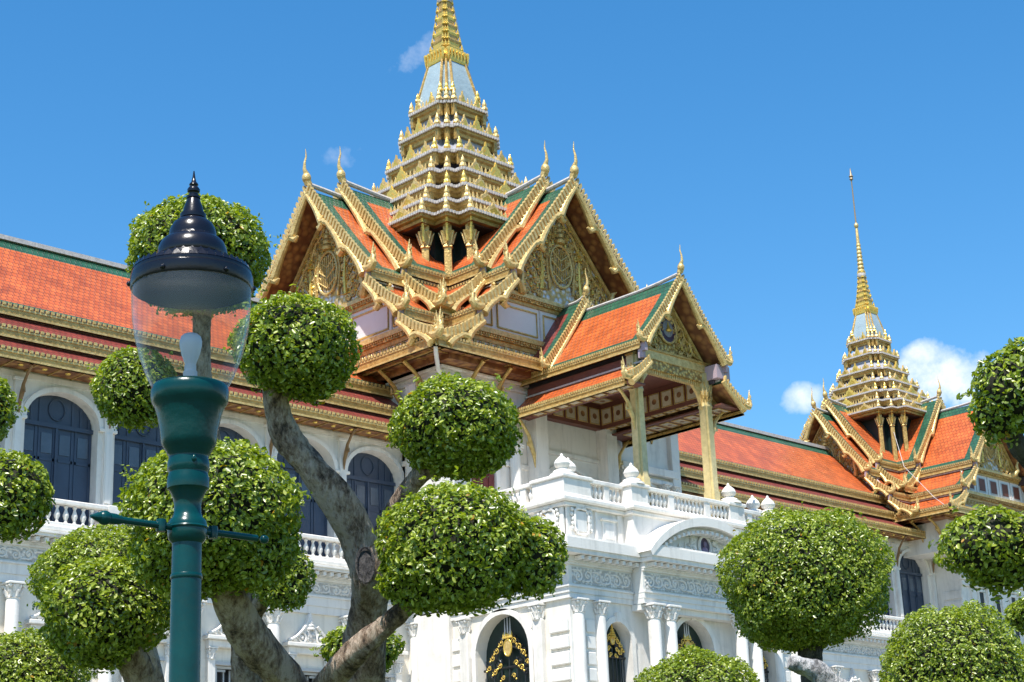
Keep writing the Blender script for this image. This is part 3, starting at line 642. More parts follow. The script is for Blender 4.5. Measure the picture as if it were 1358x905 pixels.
def entablature(mb,x0,x1,yf,z,dy=-1,ends=(0,0),dent=.33,friezem=None):
    """architrave, carved frieze, modillions and corona on a face at yf looking along -y; z = (arch0, arch1, frieze1, top)"""
    a0,a1,f1,tp=z; e0,e1=ends
    B=lambda p,za,zb,m,b=0: mb.box(x0-p*e0,x1+p*e1,yf-p,yf+.3,za,zb,m,b)
    B(.10,a0,a0+(a1-a0)*.42,plaster2); B(.14,a0+(a1-a0)*.42+.002,a1-.06,plaster2); B(.2,a1-.058,a1,plaster2)
    B(.10,a1+.002,f1,plaster2)
    mb.box(x0+.08,x1-.08,yf-.125,yf-.102,a1+.08,f1-.07,friezem or carved)
    ns=max(2,int((x1-x0)/.46)); zc=(a1+f1)/2; rs=(f1-a1)*.30
    for i in range(ns):
        q=x0+.12+(x1-x0-.24)*(i+.5)/ns; sg=1 if i%2 else -1
        spiral(mb,(q,yf-.13,zc+sg*.03),rs,1.4,plaster2,.032,sg,a0=-sg*math.pi/2,n=16,tail=(q-.3,zc-sg*rs*.8))
    B(.18,f1+.002,f1+.08,plaster2); B(.24,f1+.082,f1+.30,plaster2)
    n=int((x1-x0)/dent)
    for i in range(n):
        q=x0+(x1-x0)*(i+.5)/n; mb.box(q-.07,q+.07,yf-.58,yf-.24,f1+.14,f1+.27,plaster2)
    B(.66,f1+.302,f1+.46,plaster); B(.72,f1+.462,tp-.1,plaster); B(.62,tp-.098,tp,plaster)
def gate(parent,xc,w,zs,zp,rise,y,T=None,spikes=True):
    """dark arched doorway with a wrought gate, gilded crest and pale spear heads"""
    mb=MB(T); arch_fill(mb,xc,w,zs,zp,rise,y,dkgreen); g=mb.build('doorway',parent)
    mb=MB(T); zt=zp+rise; y0=y-.18
    a=arc(xc,zp-.15,w*.55,rise*.35,14); 
    mb.tube([(p,y0,z-.1) for p,z in a],.05,gateblk,6)
    for k in range(7):
        q=xc-w*.86+2*w*.86*k/6; mb.tube([(q,y0,zs),(q,y0,zp-.15-.25*abs(k-3)*0)],.03,gateblk,5)
    mb.tube([(xc-w*.95,y0,zp-.5),(xc+w*.95,y0,zp-.5)],.05,gateblk,6)
    for sd in (1,-1):
        for q,(dx,dz,r) in enumerate(((.30,.28,.20),(.55,.0,.22),(.78,-.28,.18),(.40,-.25,.16),(.62,-.5,.17))):
            spiral(mb,(xc+sd*dx*w,y0,zp+dz*rise),r*min(1,w),1.5,gateblk,.035,sd,a0=math.pi/2)
    gr=mb.build('wrought_gate',g)
    mb=MB(T)
    cz=zp+rise*.16
    mb.mesh([(xc+.13*w*math.cos(t),y0-.06,cz+.19*w*math.sin(t)*(1.15 if math.sin(t)<0 else 1)) for t in [2*math.pi*i/18 for i in range(18)]],[tuple(range(18))],goldp)
    mb.tube([(xc+.14*w*math.cos(t),y0-.05,cz+.20*w*math.sin(t)*(1.15 if math.sin(t)<0 else 1)) for t in [2*math.pi*i/18 for i in range(19)]],.03,goldb,6)
    for k in range(5): flame(mb,(xc+(k-2)*.075*w,y0-.04,cz+.22*w),.2*w,.09*w,goldb,n=5)
    for sd in (1,-1):
        for dx,dz,r in ((.24,.30,.10),(.42,.12,.11),(.58,-.05,.10),(.72,-.3,.09),(.3,-.28,.09),(.5,-.42,.10),(.2,-.6,.08)):
            spiral(mb,(xc+sd*dx*w,y0-.05,zp+dz*rise),r*1.25*min(1,w*1.2),1.3,goldb,.02,-sd,a0=0,n=18); mb.ball((xc+sd*(dx+.09)*w,y0-.06,zp+(dz-.09)*rise),.04,goldb,7,5)
    if spikes:
        for k,hh in ((-1,.40),(0,.58),(1,.42)): mb.tube([(xc+k*.10*w,y0-.03,cz+.3*w),(xc+k*.10*w,y0-.03,cz+.36*w+hh*w)],[.035,.008],stone,6)
    else:
        for k in range(5): mb.lathe((xc,y0-.05,cz+.1*w+k*.12*w),[(w*(.2-.036*k),0),(w*(.22-.036*k),.04*w),(w*(.12-.02*k),.12*w)],goldb,8)
        mb.lathe((xc,y0-.05,cz+.7*w),[(.05*w,0),(.01,.32*w)],goldb,6)
    mb.build('gilded_crest',g)
    return g
def bud_finial(parent,x,y,z,s=1.0):
    mb=MB(); mb.lathe((x,y,z),[(.40*s,0),(.42*s,.06*s),(.36*s,.12*s),(.22*s,.17*s),(.20*s,.22*s),(.30*s,.30*s),(.335*s,.42*s),(.27*s,.56*s),(.13*s,.70*s),(.07*s,.74*s),(.08*s,.77*s),(.02*s,.86*s)],plaster,20)
    return mb.build('bud_finial',parent)

# ------------------------------------------------------------------ wings
def wing(label,x0,x1,piers,zr,e1,e2,e3,group):
    w=thing('palace_wing',label,'building',((x0+x1)/2,52,0),group)
    YW=49.75
    ops=[]
    for a,b in zip(piers,piers[1:]): ops.append(((a+b)/2,1.36,13.6,17.15,1.02))
    mb=MB(); arch_wall(mb,x0,x1,13.5,e3[1]+.05,YW,YW+.42,ops,plaster); mb.box(x0,x1,YW+.5,58,0,e3[1],plaster)
    mb.box(x0,x1,YW-.06,YW-.002,18.42,18.62,plaster); mb.build('upper_wall',w)
    for xc,hw,zs,zp,rise in ops:                        # shuttered arched windows
        mb=MB(); arch_fill(mb,xc,hw,zs,zp,rise,YW+.40,bluegrey)
        mb.box(xc-hw,xc+hw,YW+.30,YW+.39,zp-.12,zp+.02,bluegrey); mb.box(xc-.04,xc+.04,YW+.32,YW+.39,zs,zp-.12,bluegrey)
        for k in range(9):
            q=-.9+1.8*k/8
            if abs(q)<.28: continue
            top=zp+rise*math.sqrt(max(0,1-q*q))-.06
            mb.box(xc+q*hw-.05,xc+q*hw+.05,YW+.37,YW+.39,zp+.02,top,bluegrey)
        mb.tube([(xc+.30*math.cos(t),YW+.37,zp+.52+.36*math.sin(t)) for t in [2*math.pi*i/20 for i in range(21)]],.022,bluegrey,6)
        for k in range(4):
            q=xc-hw+(k+.5)*hw/2
            for d in (-.27,.27): mb.box(q+d-.035,q+d+.035,YW+.375,YW+.39,zs,zp-.12,bluegrey)
            mb.box(q-.3,q+.3,YW+.375,YW+.388,15.9,16.0,bluegrey)
        o=mb.build('arched_window',w)
        pb=MB()
        for k in range(4):
            q=xc-hw+(k+.5)*hw/2; pb.box(q-.2,q+.2,YW+.375,YW+.385,16.15,16.85,bluepan,.02)
        pb.build('shutter_pane',o)
        ab=MB(); archivolt(ab,xc,hw,zp,rise,.16,YW-.10,YW,plaster,leg=0); archivolt(ab,xc,hw+.16,zp,rise,.1,YW-.05,YW,plaster); ab.build('arch_moulding',w)
    for p in piers:
        mb=MB(); mb.box(p-.15,p+.15,YW-.16,YW-.002,14.4,18.3,plaster,.02); mb.box(p-.2,p+.2,YW-.2,YW-.002,18.3,18.42,plaster,.02); mb.box(p-.34,p+.34,YW-.14,YW-.001,17.05,17.17,plaster,.02)
        mb.box(p-.11,p+.11,YW-.185,YW-.162,14.6,17.0,plaster2); mb.build('pilaster',w)
        eave_bracket(w,(p,YW-.2,17.3),(p,48.85,e3[1]-.02),.65,mat('aged_gold',(.30,.17,.07),.5,.2,noise=.4))
    # roofs: main slope and two narrow lower tiers, each with a gilded eave board
    T=lambda u,v,z:(u,53.7-v,z)
    mb=MB(T)
    tiers=[(0,zr,53.7-50.3,e1[0]),(53.7-50.45,e1[1]-.02,53.7-49.5,e2[0]),(53.7-49.65,e2[1]-.02,53.7-48.7,e3[0])]
    for sd in (1,-1):
        sheet(mb,x0,x1,tiers[0],sd,0,.62,.22,orange,gable=False,sag=.10)
        for t in tiers[1:]: sheet(mb,x0,x1,t,sd,0,0,.10,maroon,gable=False,sag=.02)
    mb.box(x0,x1,-.16,.16,zr-.05,zr+.12,edge_w)
    roof=mb.build('tiled_roof',w)
    for t,e in zip(tiers,(e1,e2,e3)):
        fb=MB(T); fascia(fb,x0,x1,t[2]+.05,e[0]-.03,1,h=e[0]-e[1],tooth=.2)
        fb.build('eave_fascia',roof)
    for t in tiers[1:]:
        fb=MB(T); fb.box(x0,x1,t[0]-.06,t[0]+.10,t[1]+.0,t[1]+.07,edge_w); fb.box(x0,x1,t[0]-.2,t[0]-.1,t[1]-.1,t[1]+.5,gap_shade); fb.build('white_flashing',roof)
    mb=MB(); mb.box(x0,x1,48.72,YW,e3[1]+.03,e3[1]+.06,brown)
    n=int((x1-x0)/.85)
    for i in range(n):
        q=x0+(x1-x0)*(i+.5)/n; mb.ball((q,49.2,e3[1]+.02),(.1,.1,.05),goldb,8,4); mb.box(q+.40,q+.44,48.8,YW,e3[1]+.0,e3[1]+.028,gold)
    mb.build('soffit',w)
    # balcony with balustrade
    mb=MB(); mb.box(x0,x1,48.98,YW-.001,13.32,13.5,plaster,.03); mb.box(x0,x1,49.14,49.42,13.502,13.66,plaster,.02); mb.box(x0,x1,49.12,49.44,14.26,14.42,plaster,.03)
    for p in piers: mb.box(p-.2,p+.2,49.1,49.46,13.5,14.44,plaster,.02)
    bal=mb.build('balustrade',w)
    for a,b in zip(piers,piers[1:]): baluster_run(bal,(a+.25,49.28),(b-.25,49.28),13.662,.31)
    mb=MB(); entablature(mb,x0,x1,49.6,(11.62,12.28,12.82,13.32)); mb.build('entablature',w)
    # ground storey
    lo=[((a+b)/2,.58,0,9.55,.001) for a,b in zip(piers,piers[1:])]
    mb=MB(); arch_wall(mb,x0,x1,0,11.62,49.6,50.1,lo,cream); mb.build('lower_wall',w)
    for xc,hw,zs,zp,rise in lo:
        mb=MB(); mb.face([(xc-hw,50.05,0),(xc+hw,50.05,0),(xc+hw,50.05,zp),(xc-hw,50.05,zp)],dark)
        for q in (-hw+.04,hw-.04,): mb.box(xc+q-.04,xc+q+.04,49.62,50.0,0,zp-.02,winframe)
        mb.box(xc-hw,xc+hw,49.7,49.8,zp-.1,zp-.02,winframe)
        for sd,ang in ((1,.5),(-1,.9)):                  # casements pushed open inwards
            for r in (0,.5): mb.box(xc+sd*(hw-.1-r*ang)-.025,xc+sd*(hw-.1-r*ang)+.025,49.75+r*.3,49.80+r*.3,7.2,zp-.12,winframe)
            mb.box(min(xc+sd*(hw-.1),xc+sd*(hw-.1-.5*ang)),max(xc+sd*(hw-.1),xc+sd*(hw-.1-.5*ang)),49.8,49.84,zp-.2,zp-.12,winframe)
        mb.box(xc-hw-.12,xc+hw+.12,49.52,49.598,zp,zp+.10,winframe)
        o=mb.build('casement_window',w)
        hb=MB()
        for sd in (1,-1):
            hb.box(xc+sd*.84-.14,xc+sd*.84+.14,49.44,49.598,0,9.75,plaster,.02); capital(hb,xc+sd*.84,49.5,9.7,10.12,.12,plaster2)
        hb.box(xc-1.02,xc+1.02,49.36,49.597,10.12,10.36,plaster,.02); hb.box(xc-1.12,xc+1.12,49.22,49.597,10.362,10.5,plaster,.02)
        k=[(-1.12,10.5),(1.12,10.5)]+[(1.05*(1-t)**1.0,10.55+.92*t**1.7) for t in [i/8 for i in range(8)]]
        k=k+[(.06,11.55),(0,11.62),(-.06,11.55)]+[(-a,b) for a,b in reversed(k[2:])]
        hb.ext([(xc+a,b) for a,b in k],49.42,49.597,plaster2,ax=1)
        for sd in (1,-1):
            hb.tube([(xc+sd*1.05*(1-t),49.36,10.57+.9*t**1.7) for t in [i/8 for i in range(7)]],.06,plaster,6)
            spiral(hb,(xc+sd*.42,49.38,10.68),.2,1.5,plaster,.045,sd,a0=math.pi/2); spiral(hb,(xc+sd*.72,49.38,10.62),.12,1.3,plaster,.035,-sd,a0=0)
        hb.ball((xc,49.42,10.78),(.22,.06,.26),carved,10,6)
        for q in range(4): hb.lathe((xc,49.45,11.0+q*.12),[(.17-.035*q,0),(.18-.035*q,.04),(.10-.02*q,.12)],plaster2,10)
        hb.build('window_hood',o)
    for p in piers: column(w,p,49.34,0,11.6,.23,.52,'engaged_column')
    return w
LP=[19.96,23.34,26.72,30.10,33.45,36.80,40.22,43.45]
wl=wing('long white wing left of the central hall with orange roof and blue shuttered arches',8,43.31,[13.2,16.58]+LP,24.78,(21.08,20.70),(20.02,19.64),(19.00,18.66),'palace wings')
RP=[57.0,60.2,63.56,66.94,70.32,73.70,77.08,80.46]
wr=wing('white wing with orange roof running from the porch to the far right pavilion',56.69,83,RP,24.40,(21.08,20.70),(20.04,19.66),(19.04,18.70),'palace wings')

# ------------------------------------------------------------------ hall and pavilion upper storeys
def panels(parent,T,u,zA,zB,wA,wB,s=1.0,windows=False):
    """white gable band between zA and zB (half widths wA below, wB above) with gilded frames"""
    mb=MB(T); mb.ext([(-wA,zA),(wA,zA),(wB,zB),(-wB,zB)],u,u+.05,panelw,ax=0); o=mb.build('gable_panel',parent)
    fb=MB(T); n=5 if windows else 3; W2=wB*.98; r=.045*s
    for i in range(n):
        a=-W2+2*W2*i/n+.2*s; b=-W2+2*W2*(i+1)/n-.2*s; z0,z1=zA+.22*s,zB-.2*s
        if windows:
            fb.box(u+.03,u+.07,a+.1*s,b-.1*s,z0,z1,winframe); fb.box(u+.05,u+.08,a+.2*s,b-.2*s,z0+.1*s,z1-.08*s,brownp)
        else:
            fb.tube([(u+.08,a,z0),(u+.08,b,z0),(u+.08,b,z1),(u+.08,a,z1),(u+.08,a,z0)],r,goldp,5)
        fb.box(u+.02,u+.08,b+.17*s,b+.23*s,zA,zB,edge_w)
    if not windows:
        for sd in (1,-1): fb.tube([(u+.08,sd*(W2+.12*s),zA+.22*s),(u+.08,sd*(wA-.45*s),zA+.22*s),(u+.08,sd*(W2+.12*s),zB-.45*s),(u+.08,sd*(W2+.12*s),zA+.22*s)],r,goldp,5)
    fb.build('gilded_frame' if not windows else 'small_window',o)
def lotus_band(parent,T,u,w,z0,z1,s=1.0):
    mb=MB(T); mb.box(u,u+.04,-w,w,z0,z1,panelw); o=mb.build('lotus_band',parent); lb=MB(T); n=int(2*w/(.42*s))
    for i in range(n):
        v=-w+2*w*(i+.5)/n; h=z1-z0
        lb.tube([(u+.08,v-.17*s,z1-.02),(u+.10,v-.13*s,z1-h*.55),(u+.12,v,z1-h*.82),(u+.10,v+.13*s,z1-h*.55),(u+.08,v+.17*s,z1-.02)],.04*s,goldp,5)
        flame(lb,(0,0,0),.01,.01,goldp) if 0 else None
        lb.ball((u+.1,v,z1-h*.35),(.05*s,.06*s,.12*s),gold,6,5); lb.ball((u+.08,v+.21*s,z1-h*.72),(.04*s,.04*s,.10*s),goldp,6,5)
    lb.build('gilded_petals',o)
def tower(parent,c,s,outer,inner,arms,rows,eave,windows=()):
    """cross-gabled roof: raised inner cross, lower outer cross, gilded gable walls, skirt eave all round"""
    for axis in ((-1,0),(0,-1)):
        Do,Di=[(a[1],a[2]) for a in arms if a[0]==axis][0]
        roof_arm(parent,c,axis,-Di,Di,inner,s,curls=(2,2),wall_in=.9,name='raised_roof')
        roof_arm(parent,c,axis,-min(Do,arms[0][1]),Do,outer,s,curls=(3,2,2),name='cross_roof')
        T=frame_of(c,axis); u=Do-1.2*s
        z=rows
        lotus_band(parent,T,u+.01,z['w0'],z['z'][0],z['z'][1],s)
        mb=MB(T); gilded_cornice(mb,u+.01,-z['w1'],z['w1'],z['z'][1],z['z'][2],m=gold); mb.build('gilded_cornice',parent)
        panels(parent,T,u+.01,z['z'][2],z['z'][3],z['w1']*.96,z['w2'],s,axis in windows)
        mb=MB(T); gilded_cornice(mb,u+.01,-z['w2'],z['w2'],z['z'][3],z['z'][4],m=gold); mb.build('gilded_cornice',parent)
        pediment(parent,T,u+.01,outer[0],z['z'][4]+.01,s)
        for sd in (1,-1):                                # upward-curling naga at both ends of the gable field
            nb=MB(T); v=z['w2']*.66; zz=z['z'][4]
            nb.tube([(u+.15,sd*(v-.35*s),zz+.05),(u+.4,sd*(v-.05*s),zz+.08*s),(u+.5,sd*(v+.12*s),zz+.35*s),(u+.5,sd*(v+.02*s),zz+.7*s),(u+.55,sd*(v+.10*s),zz+1.0*s),(u+.65,sd*(v+.26*s),zz+1.1*s)],[.16*s,.19*s,.16*s,.12*s,.10*s,.02*s],goldp,8)
            nb.build('gable_naga',parent)
    hx,hy,z0,z1,inn=eave
    mb=MB(); cx,cy=c
    A=[(cx-hx,cy-hy),(cx+hx,cy-hy),(cx+hx,cy+hy),(cx-hx,cy+hy)]; Bq=[(cx-hx+inn,cy-hy+inn),(cx+hx-inn,cy-hy+inn),(cx+hx-inn,cy+hy-inn),(cx-hx+inn,cy+hy-inn)]
    for i in range(4):
        a,b,c_,d=A[i],A[(i+1)%4],Bq[(i+1)%4],Bq[i]; l=math.hypot(b[0]-a[0],b[1]-a[1])
        mb.face([(*a,z1),(*b,z1),(*c_,z1+.42*s),(*d,z1+.42*s)],maroon,uv=[(0,0),(l,0),(l-inn,inn),(inn,inn)])
    mb.face([(*p,z0+.06) for p in A],brown)
    sb=mb
    for i in range(14):
        t=-1+2*(i+.5)/14
        for p in ((cx+t*hx,cy-hy+.55),(cx-hx+.55,cy+t*hy)): sb.ball((*p,z0+.04),(.09,.09,.05),goldb,8,4)
        sb.box(cx+t*hx-.02,cx+t*hx+.02,cy-hy+.1,cy-hy+1.2,z0+.02,z0+.055,gold); sb.box(cx-hx+.1,cx-hx+1.2,cy+t*hy-.02,cy+t*hy+.02,z0+.02,z0+.055,gold)
    sk=mb.build('skirt_roof',parent)
    for T,a,b,v,sd in ((frame_of(c,(1,0)),-hx-.04,hx+.04,hy,-1),(frame_of(c,(0,1)),-hy+.1,hy,hx,1),(frame_of(c,(0,1)),-hy+.1,hy,hx,-1)):
        fb=MB(T); fascia(fb,a,b,v+.04,z1,sd,h=z1-z0,tooth=.17*s+.02); fb.build('eave_fascia',sk)

HC=(50.0,53.7)
hall=thing('central_hall','tall central hall with the biggest gold tiered spire above crossed orange gables','building',(50,53.7,0))
mb=MB(); mb.box(43.3,56.7,47.3,61,0,21.55,plaster)
for z,p in ((20.9,.1),(21.2,.16)): mb.box(43.3-p,56.7+p,47.3-p,60.9,z,z+.12,plaster,.02)
mb.box(43.3-.08,56.7+.08,47.3-.08,60.9,17.75,17.95,plaster,.02)
for x in (43.3,56.7): mb.box(x-.25,x+.25,47.05,47.55,14.9,20.9,plaster,.03)
mb.box(43.05,43.3,48.6,49.2,14.9,20.9,plaster,.03)
mb.build('wall',hall)
mb=MB(); mb.box(44.55,45.75,47.16,47.297,14.9,17.45,redpaint,.02)
for q in (44.85,45.15,45.45): mb.box(q-.02,q+.02,47.13,47.158,14.9,17.3,redpaint)
mb.build('red_door',hall)
mb=MB()
for x in (44.35,45.95): mb.box(x-.12,x+.12,47.1,47.297,14.9,17.6,plaster,.02)
mb.box(44.15,46.15,47.0,47.296,17.6,17.75,plaster,.02); mb.build('door_surround',hall)
for x in (46.85,53.15): column(hall,x,47.05,14.9,18.6,.22,.4,'engaged_column')
OUT=[(0,30.35,3.9,25.75),(3.75,25.25,5.85,23.6),(5.7,23.1,7.75,21.95)]
INN=[(0,31.0,3.95,26.3),(3.8,25.8,5.95,24.1)]
tower(hall,HC,1.0,OUT,INN,[((-1,0),8.25,6.38),((0,-1),7.7,6.0)],dict(z=(22.15,22.65,23.2,24.65,25.1),w0=5.9,w1=5.5,w2=4.05),(8.15,7.65,21.52,21.95,1.0))
for p in ((43.25,48.2),(43.25,49.7)): eave_bracket(hall,(p[0],p[1],20.1),(42.1,p[1],21.5))
for x in (44.6,46.1,54,55.4): eave_bracket(hall,(x,47.25,20.1),(x,46.3,21.5))
mb=MB(); mb.tube([(41.95,46.15,21.55),(42.1,46.3,21.3),(42.6,46.75,20.9),(43.1,47.1,20.4),(43.12,47.12,15.0)],.085,plaster,8); mb.ball((41.9,46.1,21.75),(.1,.1,.12),plaster,8,6); mb.build('downpipe',hall)
spire(hall,HC,1.0,29.72,25.2)
mb=MB(); mb.tube([(50+.7*l,53.7-.7*l,z) for l,z in ((.38,42.2),(.78,39.6),(1.28,37.6),(1.75,36.25),(2.15,34.8))],.014,cablem,5); mb.build('lightning_cable',hall)

PC=(83.1,53.75)
pav=thing('corner_pavilion','far right pavilion with the smaller gold spire above crossed orange gables','building',(83.1,53.7,0))
mb=MB(); mb.box(80.65,92,48.1,60,0,16.9,plaster); mb.box(80.66,85.6,48.11,60.2,16.9,18.0,plaster); mb.box(78.6,87.6,47.25,60.2,17.9,19.55,plaster)
for x in (81.4,83.0,84.4,86.4): mb.box(x,x+.35,47.95,48.099,6,16.3,plaster,.03)
mb.box(80.55,92,47.95,48.1,16.3,16.6,plaster,.03); mb.box(80.5,92,47.85,48.1,16.602,16.9,plaster,.03)
for k in range(18):
    z=6.3+k*.55; mb.box(80.59,80.649,48.12,49.2,z,z+.44,plaster,.02)
mb.build('wall',pav)
mb=MB()
for x in (82.45,84.05,85.7,87.4):
    wb=MB(); wb.box(x-.22,x+.22,48.05,48.098,13.6,16.1,dark); wb.box(x-.3,x-.22,48.01,48.097,13.5,16.2,plaster); wb.box(x+.22,x+.3,48.01,48.097,13.5,16.2,plaster); wb.box(x-.32,x+.32,47.99,48.097,16.1,16.24,plaster); wb.build('narrow_window',pav)
OUT2=[(0,26.5,3.0,22.65),(2.9,22.25,4.3,21.15),(4.2,20.75,5.6,19.9)]
INN2=[(0,27.25,2.95,23.3),(2.85,22.9,4.3,21.65)]
tower(pav,PC,.72,OUT2,INN2,[((-1,0),6.1,4.9),((0,-1),7.65,4.2)],dict(z=(20.3,20.65,21.1,22.2,22.55),w0=4.3,w1=4.0,w2=3.0),(5.95,7.7,19.5,19.85,.9),windows=((0,-1),))
for y in (47.7,48.8): eave_bracket(pav,(78.55,y,18.6),(77.5,y,19.5),.8)
for x in (79.2,80.9,82.6): eave_bracket(pav,(x,47.2,18.5),(x,46.3,19.5),.8)
spire(pav,PC,.7,27.05,23.0)
mb=MB(); mb.tube([(80.5,51.1,25.4),(79.6,50.1,23.0),(78.0,47.5,20.6),(77.6,46.6,19.9)],.018,edge_w,5); mb.build('lightning_cable',pav)

# ------------------------------------------------------------------ entrance portico
por=thing('entrance_portico','white balustraded entrance block carrying a gold columned porch with orange roof','building',(50,41.3,0))
X0,X1,YF=43.5,56.5,41.3
fr=[(45.85,.68,0,10.05,.70),(50,1.15,0,10.0,1.15),(54.15,.68,0,10.05,.70)]
mb=MB(); arch_wall(mb,X0,X1,0,11.42,YF,YF+.5,fr,plaster)
Ts=lambda a,b,z:(X0+(b-0),a,z)                   # side wall frame: a runs along y, b is depth into the wall
sb=MB(Ts); arch_wall(sb,YF,47.35,0,11.42,0,.5,[(44.68,1.37,0,9.93,1.37)],cream)
mb.box(X0+.6,X1-.1,YF+.6,47.2,0,14.9,plaster); mb.box(X1-.4,X1,YF+.02,47.3,0,11.42,plaster)
mb.build('front_wall',por); sb.build('side_wall',por)
for xc,w,zs,zp,r in fr: mb=MB(); archivolt(mb,xc,w,zp,r,.2,YF-.09,YF,plaster,leg=3); archivolt(mb,xc,w+.2,zp,r,.12,YF-.05,YF,plaster); mb.box(xc-.12,xc+.12,YF-.16,YF,zp+r-.02,zp+r+.34,plaster,.02); mb.build('arch_moulding',por)
mb=MB(Ts); archivolt(mb,44.68,1.37,9.93,1.37,.2,-.1,0,plaster,leg=3); archivolt(mb,44.68,1.57,9.93,1.37,.1,-.05,0,plaster); mb.build('arch_moulding',por)
Tg=lambda a,b,z:(X0+(b),a,z)
gate(por,44.68,1.37,5,9.93,1.37,.45,Tg)
for xc,w,zs,zp,r in fr: gate(por,xc,w,5,zp,r,YF+.46,None,spikes=(xc==50))
# rusticated quoins and side pilasters
for x0,x1,y0,y1 in ((X0-.10,X0-.001,41.36,42.25),(X0-.10,X0-.001,47.35,48.55),(X0-.06,X0-.001,46.9,47.3),(45.0,45.12,YF-.05,YF-.001),(44.25,44.65,YF-.06,YF-.001),(55.35,55.75,YF-.06,YF-.001)):
    mb=MB()
    for k in range(20):
        z=.2+k*.56
        if z+.44<11.25: mb.box(x0,x1,y0,y1,z,z+.44,plaster,.03)
    mb.build('quoins',por)
mb=MB(); mb.box(X0,X0+.3,47.36,49.1,0,13.3,plaster); mb.build('return_wall',por)
for y in (42.75,46.55):
    mb=MB(); mb.box(X0-.2,X0-.001,y-.22,y+.22,0,10.85,plaster,.03); o=mb.build('pilaster',por); cb=MB(); capital(cb,X0-.08,y,10.82,11.4,.19); cb.build('capital',o)
for x in (43.85,44.95,55.05,56.15): column(por,x,YF-.06,0,11.4,.21,.5,'engaged_column')
for x in (47.12,47.98,52.05,52.9): column(por,x,40.62,0,11.4,.24,.55)
mb=MB(); mb.tube([(43.42,48.78,0),(43.42,48.78,12.6)],.075,plaster,8)
for z in (9.9,11.2,12.3,8.6): mb.lathe((43.42,48.78,z),[(.12,0),(.12,.12)],plaster,10)
mb.build('downpipe',por)
# entablature wraps side, front and projecting centre
Z4=(11.42,11.86,12.58,13.5)
mb=MB(); entablature(mb,X0,46.7,YF,Z4,ends=(1,0)); entablature(mb,53.3,X1,YF,Z4,ends=(0,1)); entablature(mb,46.7,53.3,40.75,Z4,ends=(.14,.14))
Te=MB(lambda a,b,z:(X0+(b-X0),a,z)); 
e2=MB(lambda a,b,z:(b,a,z)); entablature(e2,YF+.305,48.9,X0,Z4)
mb.box(46.72,53.28,40.9,41.6,11.44,13.3,plaster2)
mb.build('entablature',por); e2.build('side_entablature',por)
mb=MB(); mb.box(46.7,53.3,40.84,41.29,11.2,11.419,plaster2); mb.build('porch_ceiling',por)
# attic storey
mb=MB(); mb.box(X0+.12,X1-.12,YF+.12,47.3,13.3,14.86,plaster); mb.box(46.7,53.3,40.95,41.5,13.4,14.86,plaster)
mb.box(X0-.18,X1+.18,YF-.18,47.25,14.862,15.06,plaster,.05); mb.box(46.52,53.48,40.72,41.4,14.864,15.062,plaster,.05); mb.box(X0-.05,X1+.05,YF-.05,47.28,14.70,14.86,plaster,.03); mb.box(46.6,53.4,40.86,41.4,14.69,14.858,plaster,.03)
mb.box(X0+.02,X1-.02,YF+.02,47.29,13.45,13.62,plaster,.03)
for a,b in ((43.62,44.95),(45.1,45.2),(46.3,46.5),(53.5,53.7),(54.8,54.9),(55.05,56.4)): mb.box(a,b,YF+.04,YF+.2,13.62,14.7,plaster,.02)
for a,b in ((45.5,46.15),(53.85,54.5)):
    mb.box(a,b,YF+.06,YF+.2,13.62,14.45,plaster,.02); mb.box(a+.1,b-.1,YF+.03,YF+.1,13.75,14.3,plaster2,.02); mb.box(a-.08,b+.08,YF+.0,YF+.2,14.4,14.5,plaster,.02)
mb.box(X0+.04,X0+.2,41.45,42.9,13.62,14.7,plaster,.02); mb.box(X0+.04,X0+.2,45.9,47,13.62,14.7,plaster,.02)
mb.build('attic_wall',por)
def cartouche(parent,T,x,z,s=1.0):
    mb=MB(T); mb.box(x-.28*s,x+.28*s,-.06,.0,z-.38*s,z+.38*s,plaster2,.03)
    P=[(x+.36*s*math.copysign(abs(math.cos(t))**.5,math.cos(t)),-.07,z+.46*s*math.copysign(abs(math.sin(t))**.5,math.sin(t))) for t in [2*math.pi*i/32 for i in range(33)]]
    mb.tube(P,[.05*s+.02*s*math.sin(i*2.1) for i in range(33)],plaster,6)
    for sd in (1,-1):
        for k in range(5): mb.ball((x+sd*(.46+.03*math.sin(k*2))*s,-.06,z+.4*s-k*.17*s),(.07*s,.05*s,.08*s),plaster,7,5)
        spiral(mb,(x+sd*.18*s,-.08,z+.52*s),.12*s,1.2,plaster,.035*s,sd)
    return mb.build('cartouche',parent)
cartouche(por,lambda a,b,z:(a,YF+.04+b,z),44.3,14.2); cartouche(por,lambda a,b,z:(a,YF+.04+b,z),55.7,14.2)
cartouche(por,lambda a,b,z:(X0+.04+b,a,z),42.15,14.2)
